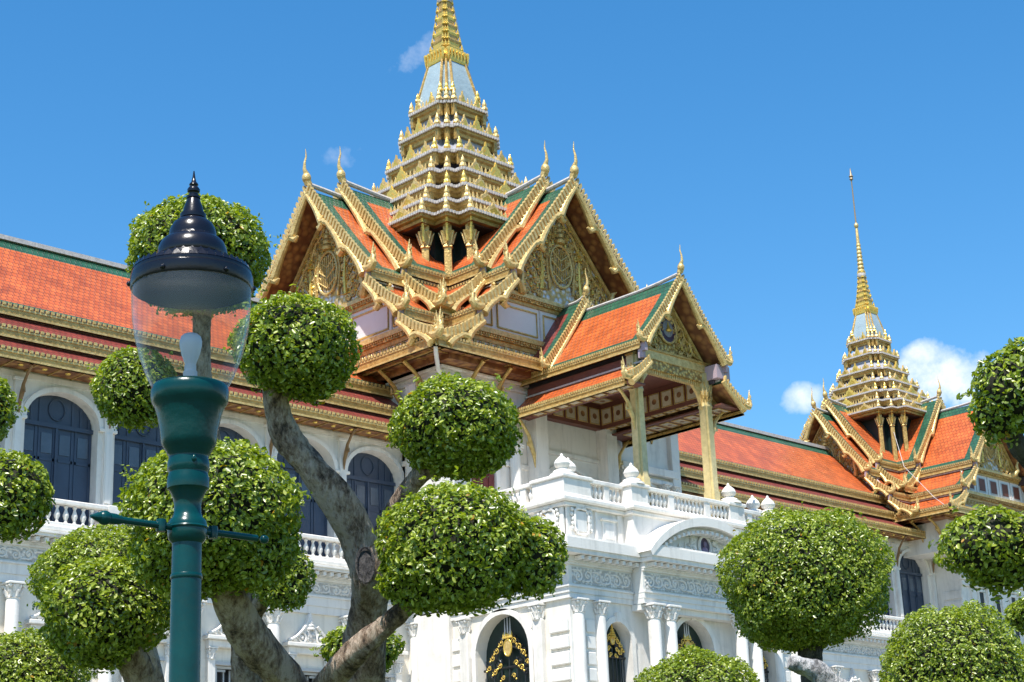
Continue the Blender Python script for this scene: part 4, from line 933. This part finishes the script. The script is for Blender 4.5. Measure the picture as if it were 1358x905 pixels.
# segmental pediment over the centre bay
mb=MB(); cx=50; hw=3.45; zb=13.1
def seg(h,k,n=24):
    Rr=(h*h+k*k)/(2*k); return [(cx+Rr*math.sin(a),k-Rr+Rr*math.cos(a)) for a in [math.asin(min(1,h/Rr))*(-1+2*i/n) for i in range(n+1)]]
ou=[(x,zb+.1+z) for x,z in seg(hw+.1,1.56)]; mi_=[(x,zb-.08+z) for x,z in seg(hw-.02,1.42)]; inr=[(x,zb-.2+z) for x,z in seg(hw-.12,1.28)]
def band(o,i,y0,y1,m):
    for k in range(len(o)-1):
        mb.face([(o[k][0],y0,o[k][1]),(o[k+1][0],y0,o[k+1][1]),(i[k+1][0],y0,i[k+1][1]),(i[k][0],y0,i[k][1])],m)
        mb.face([(o[k][0],y0,o[k][1]),(o[k+1][0],y0,o[k+1][1]),(o[k+1][0],y1,o[k+1][1]),(o[k][0],y1,o[k][1])],m)
        mb.face([(i[k][0],y0,i[k][1]),(i[k+1][0],y0,i[k+1][1]),(i[k+1][0],y1,i[k+1][1]),(i[k][0],y1,i[k][1])],m)
band(ou,mi_,40.0,41.1,plaster); band(mi_,inr,40.35,41.1,plaster2)
for k in range(26):
    t=(k+.5)/26; j=t*24; a=int(j); f=j-a; p=(inr[a][0]*(1-f)+inr[a+1][0]*f, inr[a][1]*(1-f)+inr[a+1][1]*f)
    mb.box(p[0]-.07,p[0]+.07,40.08,40.5,p[1]+.0,p[1]+.12,plaster2)
poly=inr; mb.face([(x,40.62,z) for x,z in poly],plaster2)
mb.build('segmental_pediment',por)
mb=MB()
mb.mesh([(50.2+.30*math.cos(t),40.55,13.80+.37*math.sin(t)) for t in [2*math.pi*i/28 for i in range(28)]],[tuple(range(28))],medal)
mb.tube([(50.2+.33*math.cos(t),40.55,13.80+.40*math.sin(t)) for t in [2*math.pi*i/28 for i in range(29)]],.06,plaster,6)
mb.ball((50.2,40.53,13.9),(.085,.05,.11),mat('muted_violet',(.20,.15,.24),.5),10,7); mb.ball((50.2,40.54,13.62),(.19,.05,.18),mat('muted_violet',(.20,.15,.24),.5),10,7)
o=mb.build('oval_medallion',por)
for sd in (1,-1):
    sc_=MB()
    for j,(dx,dz,r) in enumerate(((.62,.0,.2),(.95,-.12,.2),(1.3,-.2,.16),(.75,-.28,.14),(.6,.3,.13))): spiral(sc_,(50.2+sd*dx,40.58,13.72+dz),r,1.5,plaster,.05,sd if j%2 else -sd,a0=math.pi/2); flame(sc_,(50.2+sd*(dx+.15),40.58,13.72+dz),.3,.16,plaster,n=5)
    sc_.build('scrollwork',o)
# roof-terrace balustrade with pedestals and bud finials
mb=MB()
def rail(x0,x1,y0,y1):
    for za,zb_,e in ((15.062,15.16,.02),(15.70,15.86,.05)):
        if y0==y1: mb.box(x0,x1,y0-.11-e,y0+.11+e,za,zb_,plaster,.025)
        else: mb.box(x0-.11-e,x0+.11+e,y0,y1,za,zb_,plaster,.025)
def block(x0,x1,y0,y1,top=15.90):
    mb.box(x0,x1,y0,y1,15.063,top-.14,plaster,.02); mb.box(x0-.07,x1+.07,y0-.07,y1+.07,top-.138,top,plaster,.03); mb.box(x0-.03,x1+.03,y0-.03,y1+.03,15.062,15.2,plaster,.02)
block(43.56,44.95,41.36,42.95); block(55.05,56.44,41.36,42.95); block(46.7,47.6,40.95,41.75); block(52.4,53.3,40.95,41.75)
rail(44.95,46.7,41.5,41.5); rail(53.3,55.05,41.5,41.5); rail(47.6,52.4,41.1,41.1); rail(43.7,43.7,42.95,47.2); rail(56.3,56.3,42.95,47.2)
for x in (45.82,54.18): mb.box(x-.13,x+.13,41.38,41.62,15.1,15.8,plaster,.02)
for x in (48.95,51.05): mb.box(x-.15,x+.15,40.97,41.23,15.1,15.8,plaster,.02)
for y in (43.45,45.0,46.8): mb.box(43.58,43.82,y-.14,y+.14,15.1,15.8,plaster,.02)
bal=mb.build('balustrade',por)
for a,b in (((44.98,41.5),(45.68,41.5)),((45.96,41.5),(46.66,41.5)),((53.34,41.5),(54.04,41.5)),((54.32,41.5),(55.0,41.5)),((47.66,41.1),(48.78,41.1)),((49.12,41.1),(50.9,41.1)),((51.22,41.1),(52.36,41.1)),((43.7,43.6),(43.7,44.85)),((43.7,45.15),(43.7,46.65)),((43.7,42.98),(43.7,43.3))): baluster_run(bal,a,b,15.14,.235)
for x,y in ((43.98,41.8),(44.62,42.1),(47.15,41.3),(52.85,41.3),(55.4,42.1),(56.0,41.8)): 
    pb=MB(); pb.lathe((x,y,15.90),[(.48,0),(.46,.08),(.38,.10)],plaster,18); o=pb.build('finial_base',por); bud_finial(o,x,y,16.0,.88)
# porch on the terrace
PT=[(0,24.5,2.5,21.5),(2.2,20.72,3.5,19.85)]
pc=(50.0,47.2)
roof_arm(por,pc,(0,-1),0,6.6,PT,.72,curls=(2,1),body=False,name='porch_roof',border=1.0,tgreen=.85)
roof_arm(por,pc,(0,-1),0,1.5,[(0,25.0,2.55,21.68)],.72,curls=(1,),body=False,name='raised_roof',main=maroon)
T=frame_of(pc,(0,-1))
mb=MB(T); mb.ext([(-2.3,21.3),(2.3,21.3),(0,24.1)],5.55,5.62,goldc,ax=0); mb.build('gable_backing',por)
pediment(por,T,5.63,(0,24.5,2.45,21.5),21.55,.7,'medal')
mb=MB(T)
mb.box(5.5,5.9,-2.35,2.35,21.12,21.55,goldp); mb.box(5.45,5.95,-2.4,2.4,21.46,21.54,gold); mb.box(5.5,5.86,-2.2,2.2,20.72,21.118,goldc)
for i in range(30): v=-1.9+3.8*(i+.5)/30; mb.box(5.58,5.78,v-.035,v+.035,20.56,20.74,goldp)
for sd in (1,-1):
    mb.ext([(sd*1.86,20.72),(sd*1.2,20.72),(sd*1.3,20.58),(sd*1.62,20.2),(sd*1.86,19.55)],5.62,5.74,goldp,ax=0)
    mb.ext([(sd*2.25,20.4),(sd*3.3,19.95),(sd*3.3,19.75),(sd*2.25,19.75)],5.55,5.7,gold,ax=0)
mb.build('front_beam',por)
for v0,v1,u0 in ((1.95,2.75,5.75),(-2.5,-2.3,6.3)):
    mb=MB(T); mb.box(u0,6.5,v0,v1,20.78,21.36,lilac,.02); mb.build('verge_block',por)
def coffer(mb,c,a,b,n,w,h):
    """white panel with a brown rosette; a,b in-plane unit vectors, n outward"""
    mb=MB(); c,a,b,n=map(Vector,(c,a,b,n)); P=lambda x,y,o:tuple(c+a*x+b*y+n*o)
    mb.mesh([P(-w,-h,.02),P(w,-h,.02),P(w,h,.02),P(-w,h,.02)],[(0,1,2,3)],mat('cream_coffer',(.58,.48,.34),.5,noise=.25,nscale=8))
    q=[(-w,-h),(w,-h),(w,h),(-w,h),(-w,-h)]; mb.tube([P(x*1.1,y*1.1,.02) for x,y in q],.025,gold,5)
    r=min(w,h)*.5
    mb.mesh([P(r*math.cos(t),r*math.sin(t),.03) for t in [2*math.pi*i/12 for i in range(12)]],[tuple(range(12))],brown)
    mb.build('coffer',bm_)
mb=MB()
for x in (47.75,51.85): mb.box(x,x+.4,41.6,47.1,20.0,21.05,brownp)
mb.box(48.15,51.85,46.9,47.25,20.0,21.05,brownp); mb.box(48.0,52.0,41.6,47.1,21.06,21.14,brownp)
mb.box(46.55,47.75,40.85,47.1,19.76,19.83,brownp); mb.box(52.25,53.45,40.85,47.1,19.76,19.83,brownp)
bm_=mb.build('coffered_beams',por)
for i in range(8):
    y=41.95+i*.66
    coffer(None,(48.15,y,20.5),(0,1,0),(0,0,1),(1,0,0),.24,.3); coffer(None,(51.85,y,20.5),(0,1,0),(0,0,1),(-1,0,0),.24,.3)
    coffer(None,(47.1,y-.5,19.76),(1,0,0),(0,1,0),(0,0,-1),.36,.2); coffer(None,(52.9,y-.5,19.76),(1,0,0),(0,1,0),(0,0,-1),.36,.2)
    coffer(None,(52.05,y,20.0),(1,0,0),(0,1,0),(0,0,-1),.12,.24)
for i in range(5): coffer(None,(48.55+i*.72,46.9,20.5),(1,0,0),(0,0,1),(0,-1,0),.25,.3); coffer(None,(48.55+i*.72,46.4,21.06),(1,0,0),(0,1,0),(0,0,-1),.25,.3)
for x in (47.95,52.05):
    mb=MB()
    def sq(h,z): 
        e=h*.62; return [(x+a*h_,41.5+b*k_,z) for a,b,h_,k_ in ((1,1,h,e),(1,1,e,e),(1,1,e,h),(-1,1,e,h),(-1,1,e,e),(-1,1,h,e),(-1,-1,h,e),(-1,-1,e,e),(-1,-1,e,h),(1,-1,e,h),(1,-1,e,e),(1,-1,h,e))]
    mb.loft([sq(.27,14.9),sq(.27,16.3),sq(.235,16.35),sq(.215,19.7),sq(.25,19.75),sq(.22,19.85),sq(.22,20.1),sq(.3,20.6),sq(.27,20.7),sq(.27,21.1)],mat('weathered_pale_gold',(.70,.57,.28),.42,.15,noise=.3,nscale=4,bump=.3,bscale=14),cap1=True)
    o=mb.build('porch_column',por); cb=MB()
    for k in range(4):
        for j in range(12):
            a=2*math.pi*j/12+k*.26; cb.tube([(x+.2*math.cos(a),41.5+.2*math.sin(a),19.9+.2*k),(x+.28*math.cos(a),41.5+.28*math.sin(a),20.08+.2*k),(x+.3*math.cos(a),41.5+.3*math.sin(a),20.2+.2*k)],[.05,.045,.012],gold,5)
    cb.build('gilded_capital',o)
    for sd in ((-1,) if x<50 else (1,)): eave_bracket(por,(x+sd*.22,41.5,18.3),(x+sd*1.25,41.5,19.85),.8,goldp)
for x in (48.08,52.22):
    mb=MB(); mb.box(x-.32,x+.32,46.7,47.29,14.9,20.3,plaster,.03); mb.box(x-.38,x+.38,46.62,47.28,14.9,15.2,plaster,.02); mb.build('rear_pillar',por)
    sd=-1 if x<50 else 1; eave_bracket(por,(x+sd*.32,46.85,17.9),(x+sd*1.3,46.85,19.8),.8,goldp)
mb=MB(); archivolt(mb,50,1.2,17.6,.5,.14,47.15,47.29,plaster); archivolt(mb,54.9,.5,17.6,.5,.12,47.15,47.29,plaster,leg=2.5); mb.box(48.4,51.9,47.18,47.295,18.6,18.75,plaster); arch_fill(mb,54.9,.5,14.9,17.6,.5,47.28,plaster2)
mb.box(53.2,56.8,47.0,47.296,18.55,18.9,plaster,.03); mb.box(53.2,56.8,47.1,47.295,18.2,18.4,plaster,.03); mb.build('recess_moulding',por)
for x in (53.95,55.85,56.5): column(por,x,47.08,14.9,18.2,.17,.36,'engaged_column')

# ------------------------------------------------------------------ street lamp
LX,LY=4.083,6.081; k=.003269
lamp=thing('street_lamp','dark green street lamp with black domed cap over a clear glass globe','street lamp',(LX,LY,0))
zy=lambda y:4.231265-(y-378)*(4.231265-3.127542)/(704-378) if y<704 else 3.127542-(y-704)*.003153
def prof(l): return [(r*k,zy(y)) for y,r in l]
mb=MB()
mb.lathe((LX,LY,0),[(.16,0),(.16,.25),(.13,.3),(.12,.8),(.085,.9),(.072,1.2),(.067,2.0)]+prof([(903,19.7),(800,19.4),(722,19.0),(719,22),(716,24),(708,25.5),(698,25.5),(692,24),(688,20),(682,17.8),(672,17.5),(664,19),(657,22),(653,24),(651,27),(646,27.6),(637,27.2),(632,25.5),(630,25.5),(627,27.4),(618,27.4),(612,25.8),(609,26),(606,28),(602,30),(599,32),(594,35),(588,36.5),(575,38),(556,42),(548,44.5),(544,46),(540,49),(533,51),(525,51.5),(519,50.5),(516,47.5),(515,30)]),lampgreen,36)
mb.lathe((LX,LY,0),prof([(770,19.8),(768,20.6),(765,20.6),(763,19.8)]),lampgreen,32)
mb.lathe((LX,LY,0),prof([(703,26),(701,27.2),(699,26)]),lampgreen,32)
post=mb.build('post',lamp)
mb=MB(); zb=zy(702)
mb.tube([(LX-.06,LY,zb),(LX-.34,LY,zb)],.0145,lampgreen,12); mb.tube([(LX+.06,LY,zb),(LX+.36,LY,zb)],.0145,lampgreen,12)
for q,r in ((-.40,.030),(.40,.019)): mb.ball((LX+q,LY,zb),(r*1.1,r,r),lampgreen,14,10)
mb.tube([(LX-.32,LY,zb),(LX-.35,LY,zb),(LX-.39,LY,zb),(LX-.43,LY,zb),(LX-.465,LY,zb)],[.017,.023,.024,.020,.006],lampgreen,12)
for q in (-.13,.13): mb.lathe((LX+q,LY,zb-.026),[(.02,0),(.024,.026),(.02,.052)],lampgreen,10)
mb.build('ladder_bar',post)
mb=MB(); mb.ball((LX-.03,LY-.085,zy(617)),(.011,.011,.016),lampgreen,8,6); mb.ball((LX+.05,LY-.09,zy(536)),(.012,.012,.012),lampgreen,8,6); mb.build('screw',post)
mb=MB(); mb.lathe((LX,LY,0),prof([(520,48.5),(515,51.5),(510,54),(505,56.5),(500,58.8),(489,63),(480,66.5),(468,70),(450,74.5),(438,76.6),(426,78),(400,79.6),(385,80),(374,79.8)]),gm,56,cap=False); mb.build('glass_globe',lamp)
mb=MB()
mb.lathe((LX,LY,0),prof([(384,78),(386,81),(383,82.5),(370,82),(368,80),(365,80.5),(360,79),(356,72),(352,63),(350,55),(349,51),(348,50.5),(343,49),(342,46),(340,46.8),(334,47),(327,45.5),(320,42),(316,37.5),(315,33),(313,32.2),(310,31.9),(305,31.5),(299,29.8),(293,26.2),(288.5,20.8),(286,16.4),(285.5,17.6),(282,17.8),(279,17.2),(278,14.8),(271,13.2),(266,11.6),(261,9.8),(257,8.4),(256.5,9.6),(253.5,9.4),(253,6.6),(250,6.2),(248.5,6.6),(247,8.4),(244,8.8),(241,7),(240,5.2),(238.5,5.4),(237,6.4),(235,5.6),(233,3.6),(226,2.0),(217,.8)]),lampblack,48)
mb.lathe((LX,LY,0),prof([(384,78),(378,74),(366,68),(356,50),(352,20),(352,1)]),mat('cap_inside',(.020,.014,.011),.7),40,cap=False)
cap_=mb.build('lamp_cap',lamp)
mb=MB()
def coronet(y,r,n,h,w,lean):
    mb=MB()
    for j in range(n):
        a=2*math.pi*j/n; ca,sa=math.cos(a),math.sin(a); R0=r*k; z=zy(y); wd=w*k
        P=[(R0,-wd,0),(R0,wd,0),(R0-lean*k*.6,wd*.9,h*k*.5),(R0-lean*k,0,h*k),(R0-lean*k*.6,-wd*.9,h*k*.5)]
        Q=[(LX+ca*(p[0])-sa*p[1],LY+sa*(p[0])+ca*p[1],z+p[2]) for p in P]+[(LX+ca*(p[0]-2.2*k)-sa*p[1],LY+sa*(p[0]-2.2*k)+ca*p[1],z+p[2]) for p in P]
        mb.mesh(Q,[(0,1,2,3,4),(9,8,7,6,5),(0,5,6,1),(1,6,7,2),(2,7,8,3),(3,8,9,4),(4,9,5,0)],lampblack)
    mb.build('coronet',cap_)
coronet(363,80.5,44,9,5.0,4); coronet(349,50.5,26,9,5.2,3); coronet(315,33.5,20,7,4.2,3)
for j in range(6):
    mb=MB(); a=2*math.pi*j/6+.5; mb.ball((LX+83*k*math.cos(a),LY+83*k*math.sin(a),zy(380)),.012,lampblack,8,6); mb.build('screw',cap_)
mb=MB(); mb.lathe((LX,LY,0),prof([(490,6.5),(484,8.3),(474,12),(462,14.8),(456,15),(450,13.4),(446.5,9.5),(445,3)]),bulbm,20); bulb=mb.build('bulb',lamp)
mb=MB(); mb.lathe((LX,LY,0),prof([(517,9.5),(497,9.5),(496,8),(489,8)]),stone,16); mb.lathe((LX,LY,0),prof([(519,24),(514,24),(512,12)]),lampblack,16); mb.build('socket',bulb)

# ------------------------------------------------------------------ clipped topiary trees
def leaves_mesh(name,parent,blobs,size,cover,seed,loose=.0,tint=0.0,lumps=.066):
    """a clipped foliage ball: thousands of folded leaves in the outer shell of one or more lobes, dark core inside painting the shade between them"""
    g=np.random.default_rng(seed); Pv=[];Nv=[]
    B=[(np.array(b[:3]),b[3],b[4]) for b in blobs]
    for c,rx,rz in B:
        n=int(cover*4*math.pi*((rx*rx*2+rz*rx*1)/3)/(size*size*.42))
        d=g.normal(size=(n,3)); d/=np.linalg.norm(d,axis=1)[:,None]
        f=g.uniform(1.5,4,size=(8,3))*g.choice([-1,1],size=(8,3)); ph=g.uniform(0,6.28,8)
        lump=sum(np.sin(d@f[i]*1.6+ph[i]) for i in range(8))/8
        fine=sum(np.sin(d@(f[i]*4.5)+ph[i]*2) for i in range(8))/8
        cl=sum(np.sin(d@(f[(i*3+1)%8]*7.5*rx/.5)+ph[i]*3.1) for i in range(8))/3.0      # small clumps and the dark gaps between them
        depth=np.minimum(g.exponential(.05,n),.30)+np.clip(-cl-.15,0,1)*.13
        gap=g.random(n)<np.clip(-cl-.25,0,.85)*.65
        low=np.clip(-d[:,2]-.15,0,1)
        r=1+lump*lumps*2.2+fine*lumps*1.3-depth+g.normal(0,.012,n)+low*g.uniform(-.10,.07,n)*(1+loose)
        p=d*r[:,None]*np.array([rx,rx,rz]); 
        flat=p[:,2]<-.74*rz; p[flat,2]=-.74*rz+(p[flat,2]+.74*rz)*.5-np.minimum(g.exponential(.018,flat.sum()),.07)*(1+loose*1.5)
        nn=d/np.array([rx,rx,rz]); nn/=np.linalg.norm(nn,axis=1)[:,None]
        keep=~gap
        for c2,rx2,rz2 in B:
            if c2 is c: continue
            q=(p+c-c2)/np.array([rx2,rx2,rz2]); keep&=(np.linalg.norm(q,axis=1)>.80)
        Pv.append((p+c)[keep]); Nv.append(nn[keep])
        m=int(10*(rx/.5)**2); sd_=g.normal(size=(m,3)); sd_[:,2]=np.abs(sd_[:,2])*.8-.2; sd_/=np.linalg.norm(sd_,axis=1)[:,None]      # stray shoots past the clipped surface
        for q in sd_:
            k_=g.integers(4,9); tt_=g.uniform(0,1,k_)
            pp=q*np.array([rx,rx,rz])*1.0+(q*(.03+.075*tt_)[:,None])+g.normal(0,.014,(k_,3))+c
            ok=np.ones(k_,bool)
            for c2,rx2,rz2 in B:
                if c2 is not c: ok&=np.linalg.norm((pp-c2)/np.array([rx2,rx2,rz2]),axis=1)>.9
            Pv.append(pp[ok]); Nv.append(np.tile(q,(k_,1))[ok])
    P=np.concatenate(Pv); Nn=np.concatenate(Nv); n=len(P)
    o=np.array(world_of(parent)); P=P-o
    Nn=Nn*.75+g.normal(0,.50,(n,3))+np.array([0,0,.40]); Nn/=np.linalg.norm(Nn,axis=1)[:,None]
    t=np.cross(Nn,g.normal(size=(n,3))); t/=np.linalg.norm(t,axis=1)[:,None]; b=np.cross(Nn,t)
    L_=(size*g.uniform(.6,1.3,n))[:,None]; w=L_*g.uniform(.48,.66,n)[:,None]
    cup=(L_*g.uniform(-.02,.20,n)[:,None])
    base=P-t*L_*.5; tip=P+t*L_*.55-Nn*L_*.12; m1=P+t*L_*.05
    l1=m1-b*w*.5+Nn*cup; l2=m1+b*w*.5+Nn*cup
    la=P-t*L_*.28-b*w*.34+Nn*cup*.6; lb=P-t*L_*.28+b*w*.34+Nn*cup*.6
    lc=P+t*L_*.34-b*w*.33+Nn*(cup*.6-L_*.05); ld=P+t*L_*.34+b*w*.33+Nn*(cup*.6-L_*.05)
    V=np.stack([base,la,l1,lc,tip,ld,l2,lb],1).reshape(-1,3)
    me=bpy.data.meshes.new(name); me.vertices.add(len(V)); me.vertices.foreach_set('co',V.ravel().astype(np.float32))
    idx=np.arange(n)[:,None]*8+np.array([0,1,2,3,4, 0,4,5,6,7])[None,:]
    me.loops.add(n*10); me.loops.foreach_set('vertex_index',idx.ravel().astype(np.int32))
    me.polygons.add(n*2); me.polygons.foreach_set('loop_start',(np.arange(n*2)*5).astype(np.int32)); me.polygons.foreach_set('loop_total',np.full(n*2,5,np.int32))
    me.materials.append(leaf); me.update(); me.validate()
    at=me.attributes.new('tint','FLOAT','FACE'); tv=np.clip(g.beta(2.2,2.6,n)+tint,0,.94); tv[g.random(n)<.0035]=1.0
    at.data.foreach_set('value',np.repeat(tv,2).astype(np.float32))
    ob=bpy.data.objects.new(name,me); COL.objects.link(ob); ob.parent=parent
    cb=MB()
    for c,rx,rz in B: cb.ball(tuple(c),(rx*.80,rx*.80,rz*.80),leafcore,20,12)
    core=cb.build('shade_core',parent=ob,origin=tuple(o)); core.location=(0,0,0)  # added dark core stops see-through and paints the shaded gaps
    return ob
def smooth_path(pts,n=6):
    P=[np.array(p,float) for p in pts]; P=[2*P[0]-P[1]]+P+[2*P[-1]-P[-2]]; o=[]
    for i in range(1,len(P)-2):
        for j in range(n):
            t=j/n; a,b,c,d=P[i-1:i+3]; o.append(.5*((2*b)+(-a+c)*t+(2*a-5*b+4*c-d)*t*t+(-a+3*b-3*c+d)*t**3))
    o.append(P[-2]); return o
def limb(mb,pts,m,seed,rough=.13,n=18):
    g=np.random.default_rng(seed); Q=smooth_path(pts,9); k=len(Q); rings=[]; ref=None; off=g.uniform(0,9,6)
    for i,q in enumerate(Q):
        p=Vector(q[:3]); d=(Vector(Q[min(i+1,k-1)][:3])-Vector(Q[max(i-1,0)][:3])).normalized()
        if ref is None: ref=d.orthogonal().normalized()
        a=(ref-d*ref.dot(d)).normalized(); ref=a; b=d.cross(a)
        s=i*.42; ring=[]
        for j in range(n):
            t=2*math.pi*j/n
            rr=q[3]*(1+rough*(.55*math.sin(2*t+s*.5+off[0])+.4*math.sin(3*t-s*.8+off[1])+.35*math.sin(5*t+s*1.3+off[2])+.5*math.sin(s*1.1+off[3])+.25*g.normal()))
            ring.append(tuple(p+(a*math.cos(t)+b*math.sin(t))*rr))
        rings.append(ring)
    mb.loft(rings,m,smooth=True,cap0=True,cap1=True)
def tree(label,trunks,crowns,size=.043,cover=2.0,m=bark,seed=1,loose=0.0,tint=0.0,group='clipped cloud topiary trees'):
    b=trunks[0][0]; t=thing('topiary_tree',label,'tree',(b[0],b[1],0),group)
    mb=MB()
    for i,tr in enumerate(trunks):
        pts=[(*q[:3],q[3]*.87) for q in tr]
        if i==0: pts=[(b[0]+.02,b[1]+.02,-.05,b[3]*1.2),(b[0],b[1],b[2]*.5,b[3]*.95)]+pts
        limb(mb,pts,m,seed*17+i)
    mb.build('trunk',t)
    for i,c in enumerate(crowns): leaves_mesh('foliage_crown',t,c,size,cover,seed*31+i,loose,tint)
    return t
tree('front topiary tree with a forked V of pale limbs carrying two broad leafy clouds',
 [[(8.785,11.449,2.829,.201),(8.368,11.068,3.277,.184),(7.945,10.919,3.553,.162),(7.627,10.803,3.857,.143),(7.441,10.711,4.14,.113),(7.42,10.70,4.35,.07)],
  [(8.689,11.322,2.9,.16),(8.562,10.725,3.279,.127),(8.539,10.189,3.53,.104),(8.631,9.85,3.749,.086),(8.773,9.615,3.956,.069)]],
 [[(7.365,10.647,4.448,.650,.54),(7.348,10.802,4.145,.50,.33),(7.613,10.519,4.184,.37,.33)],
  [(8.867,9.583,4.146,.60,.50),(9.36,9.266,4.088,.275,.315),(8.65,9.734,3.963,.335,.30)]],seed=1)
tt=tree('tall topiary tree with a thick knotted trunk leaning left to its top cloud',
 [[(9.683,11.745,2.817,.232),(9.522,11.499,3.387,.211),(9.379,11.266,3.888,.197),(9.272,11.081,4.202,.19),(9.096,11.078,4.598,.174),(8.787,11.189,5.031,.158),(8.575,11.274,5.311,.139),(8.426,11.284,5.616,.12),(8.404,11.184,5.885,.114)],
  [(9.30,11.12,4.15,.127),(9.492,11.105,4.649,.116),(9.435,10.736,4.933,.102),(9.481,10.466,5.101,.088),(9.54,10.336,5.258,.07)],
  [(9.761,11.76,3.267,.131),(10.335,12.5,3.645,.091),(10.624,12.846,3.88,.072)]],
 [[(8.453,11.05,6.073,.53,.42),(8.566,11.054,5.84,.37,.20)],[(9.544,10.28,5.371,.54,.405),(9.612,10.306,5.175,.44,.21)],[(10.62,12.841,3.901,.375,.26)]],seed=2)
kb=MB(); kn=Vector((9.045,10.88,4.23)); fd=Vector((-.62,-.72,.10)).normalized(); ax_=Vector((0,0,1)); sx_=fd.cross(ax_).normalized(); upk=sx_.cross(fd)
kp=[kn+fd*.055+sx_*(.072*math.cos(t))+upk*(.15*math.sin(t)) for t in [2*math.pi*i/24 for i in range(25)]]
kb.tube([tuple(p) for p in kp],[.009+.004*math.sin(i*1.9) for i in range(25)],barkdark,7); kb.loft([[tuple(kn+fd*.03+sx_*(.075*math.cos(t))+upk*(.155*math.sin(t))) for t in [2*math.pi*i/24 for i in range(24)]],[tuple(kn+fd*.045+sx_*(.03*math.cos(t))+upk*(.07*math.sin(t))) for t in [2*math.pi*i/24 for i in range(24)]]],barkdark,cap1=True,smooth=True); kb.build('branch_scar',tt)
tree('tall topiary tree behind the street lamp with its top cloud against the sky',
 [[(10.641,14.675,3.083,.229),(10.427,14.416,3.797,.19),(10.158,14.182,4.576,.166),(9.697,13.907,5.543,.134),(9.354,13.693,6.442,.111),(9.218,13.54,7.077,.104),(9.111,13.423,7.571,.089)],
  [(9.491,13.821,6.185,.097),(9.203,13.919,6.276,.082),(8.969,14.099,6.393,.067)],
  [(10.281,14.256,4.144,.113),(10.199,13.896,4.463,.097),(10.227,13.651,4.616,.074)]],
 [[(9.063,13.384,7.762,.70,.52),(9.121,13.461,7.47,.58,.29)],[(8.869,14.149,6.503,.42,.405)],[(10.25,13.596,4.684,.31,.33)]],seed=3)
tree('short topiary tree left of the lamp post with one rounded low cloud',
 [[(8.046,12.453,2.894,.155),(7.831,12.297,3.385,.141),(7.654,12.211,3.637,.128),(7.521,12.236,3.874,.092)]],
 [[(7.476,12.248,3.946,.525,.415),(7.462,12.358,3.75,.36,.285)]],seed=4)
tree('fine leaved topiary dome rising behind the short rounded tree by the lamp',
 [[(10.184,15.701,3.462,.118),(10.081,15.566,3.985,.102),(9.838,15.568,4.515,.094),(9.639,15.628,4.821,.071)]],
 [[(9.593,15.632,4.912,.81,.54)]],size=.038,seed=5)
tree('topiary tree at the left picture edge with two stacked clouds before the arches',
 [[(7.1,13.972,2.934,.159),(6.768,13.473,4.11,.126),(6.691,13.005,4.657,.105),(6.738,12.607,4.778,.073)],[(6.79,13.483,4.367,.107),(6.821,13.565,5.098,.097),(6.897,13.513,5.7,.072)]],
 [[(6.733,12.58,4.847,.345,.37)],[(6.888,13.48,5.792,.30,.36)]],size=.042,seed=6)
tree('low fine leaved topiary dome in the bottom left corner',
 [[(9.851,17.765,2.913,.166),(9.665,17.522,3.859,.141)]],[[(9.63,17.503,3.977,.75,.65)]],size=.038,seed=7)
tree('big round topiary ball before the arched pediment on a short dark trunk',
 [[(18.8,13.458,3.194,.213),(18.441,13.274,4.063,.193),(18.25,13.167,4.391,.182),(18.15,13.067,4.83,.144)]],
 [[(18.05,12.951,5.305,1.075,.90),(18.059,13.136,4.95,.82,.54)]],size=.046,m=barkdark,seed=8)
tree('large topiary dome at the bottom right with a pale gnarled side limb',
 [[(18.143,11.138,2.56,.192),(17.916,10.912,3.557,.157)],[(17.9,11.2,3.0,.19),(17.403,11.522,3.339,.183),(16.892,11.851,3.736,.166),(16.701,11.956,3.926,.139),(16.527,12.085,4.026,.122),(16.433,12.161,4.064,.087)]],
 [[(17.867,10.847,3.806,.89,.86)]],size=.040,m=barkpale,seed=9)
tree('low topiary dome at the bottom edge beneath the columned entrance',
 [[(15.989,13.233,2.677,.174),(15.807,13.038,3.507,.148)]],[[(15.783,13.006,3.632,.775,.62)]],size=.038,seed=10)
tree('dark limbed topiary tree at the right picture edge with two loose leafy clouds',
 [[(14.319,7.521,2.589,.196),(13.934,7.198,3.821,.162),(13.386,7.014,4.449,.14),(12.904,6.885,4.813,.106),(12.578,6.839,4.978,.086),(12.424,6.736,5.216,.061)],[(13.898,7.205,3.884,.117),(13.691,7.448,4.131,.092),(13.46,7.625,4.248,.065)]],
 [[(13.393,7.645,4.35,.465,.32),(13.504,7.63,4.15,.32,.19)],[(12.396,6.698,5.361,.34,.34),(12.354,6.843,5.16,.23,.2),(12.474,6.531,5.558,.26,.21)]],size=.052,m=barkdark,seed=11,loose=.6,cover=1.25)
tree('small topiary dome peeping out at the right edge above the bottom right dome',
 [[(22.419,12.333,3.603,.209),(22.09,12.072,4.901,.157)]],[[(22.061,12.034,5.05,.43,.265)]],size=.05,seed=12)
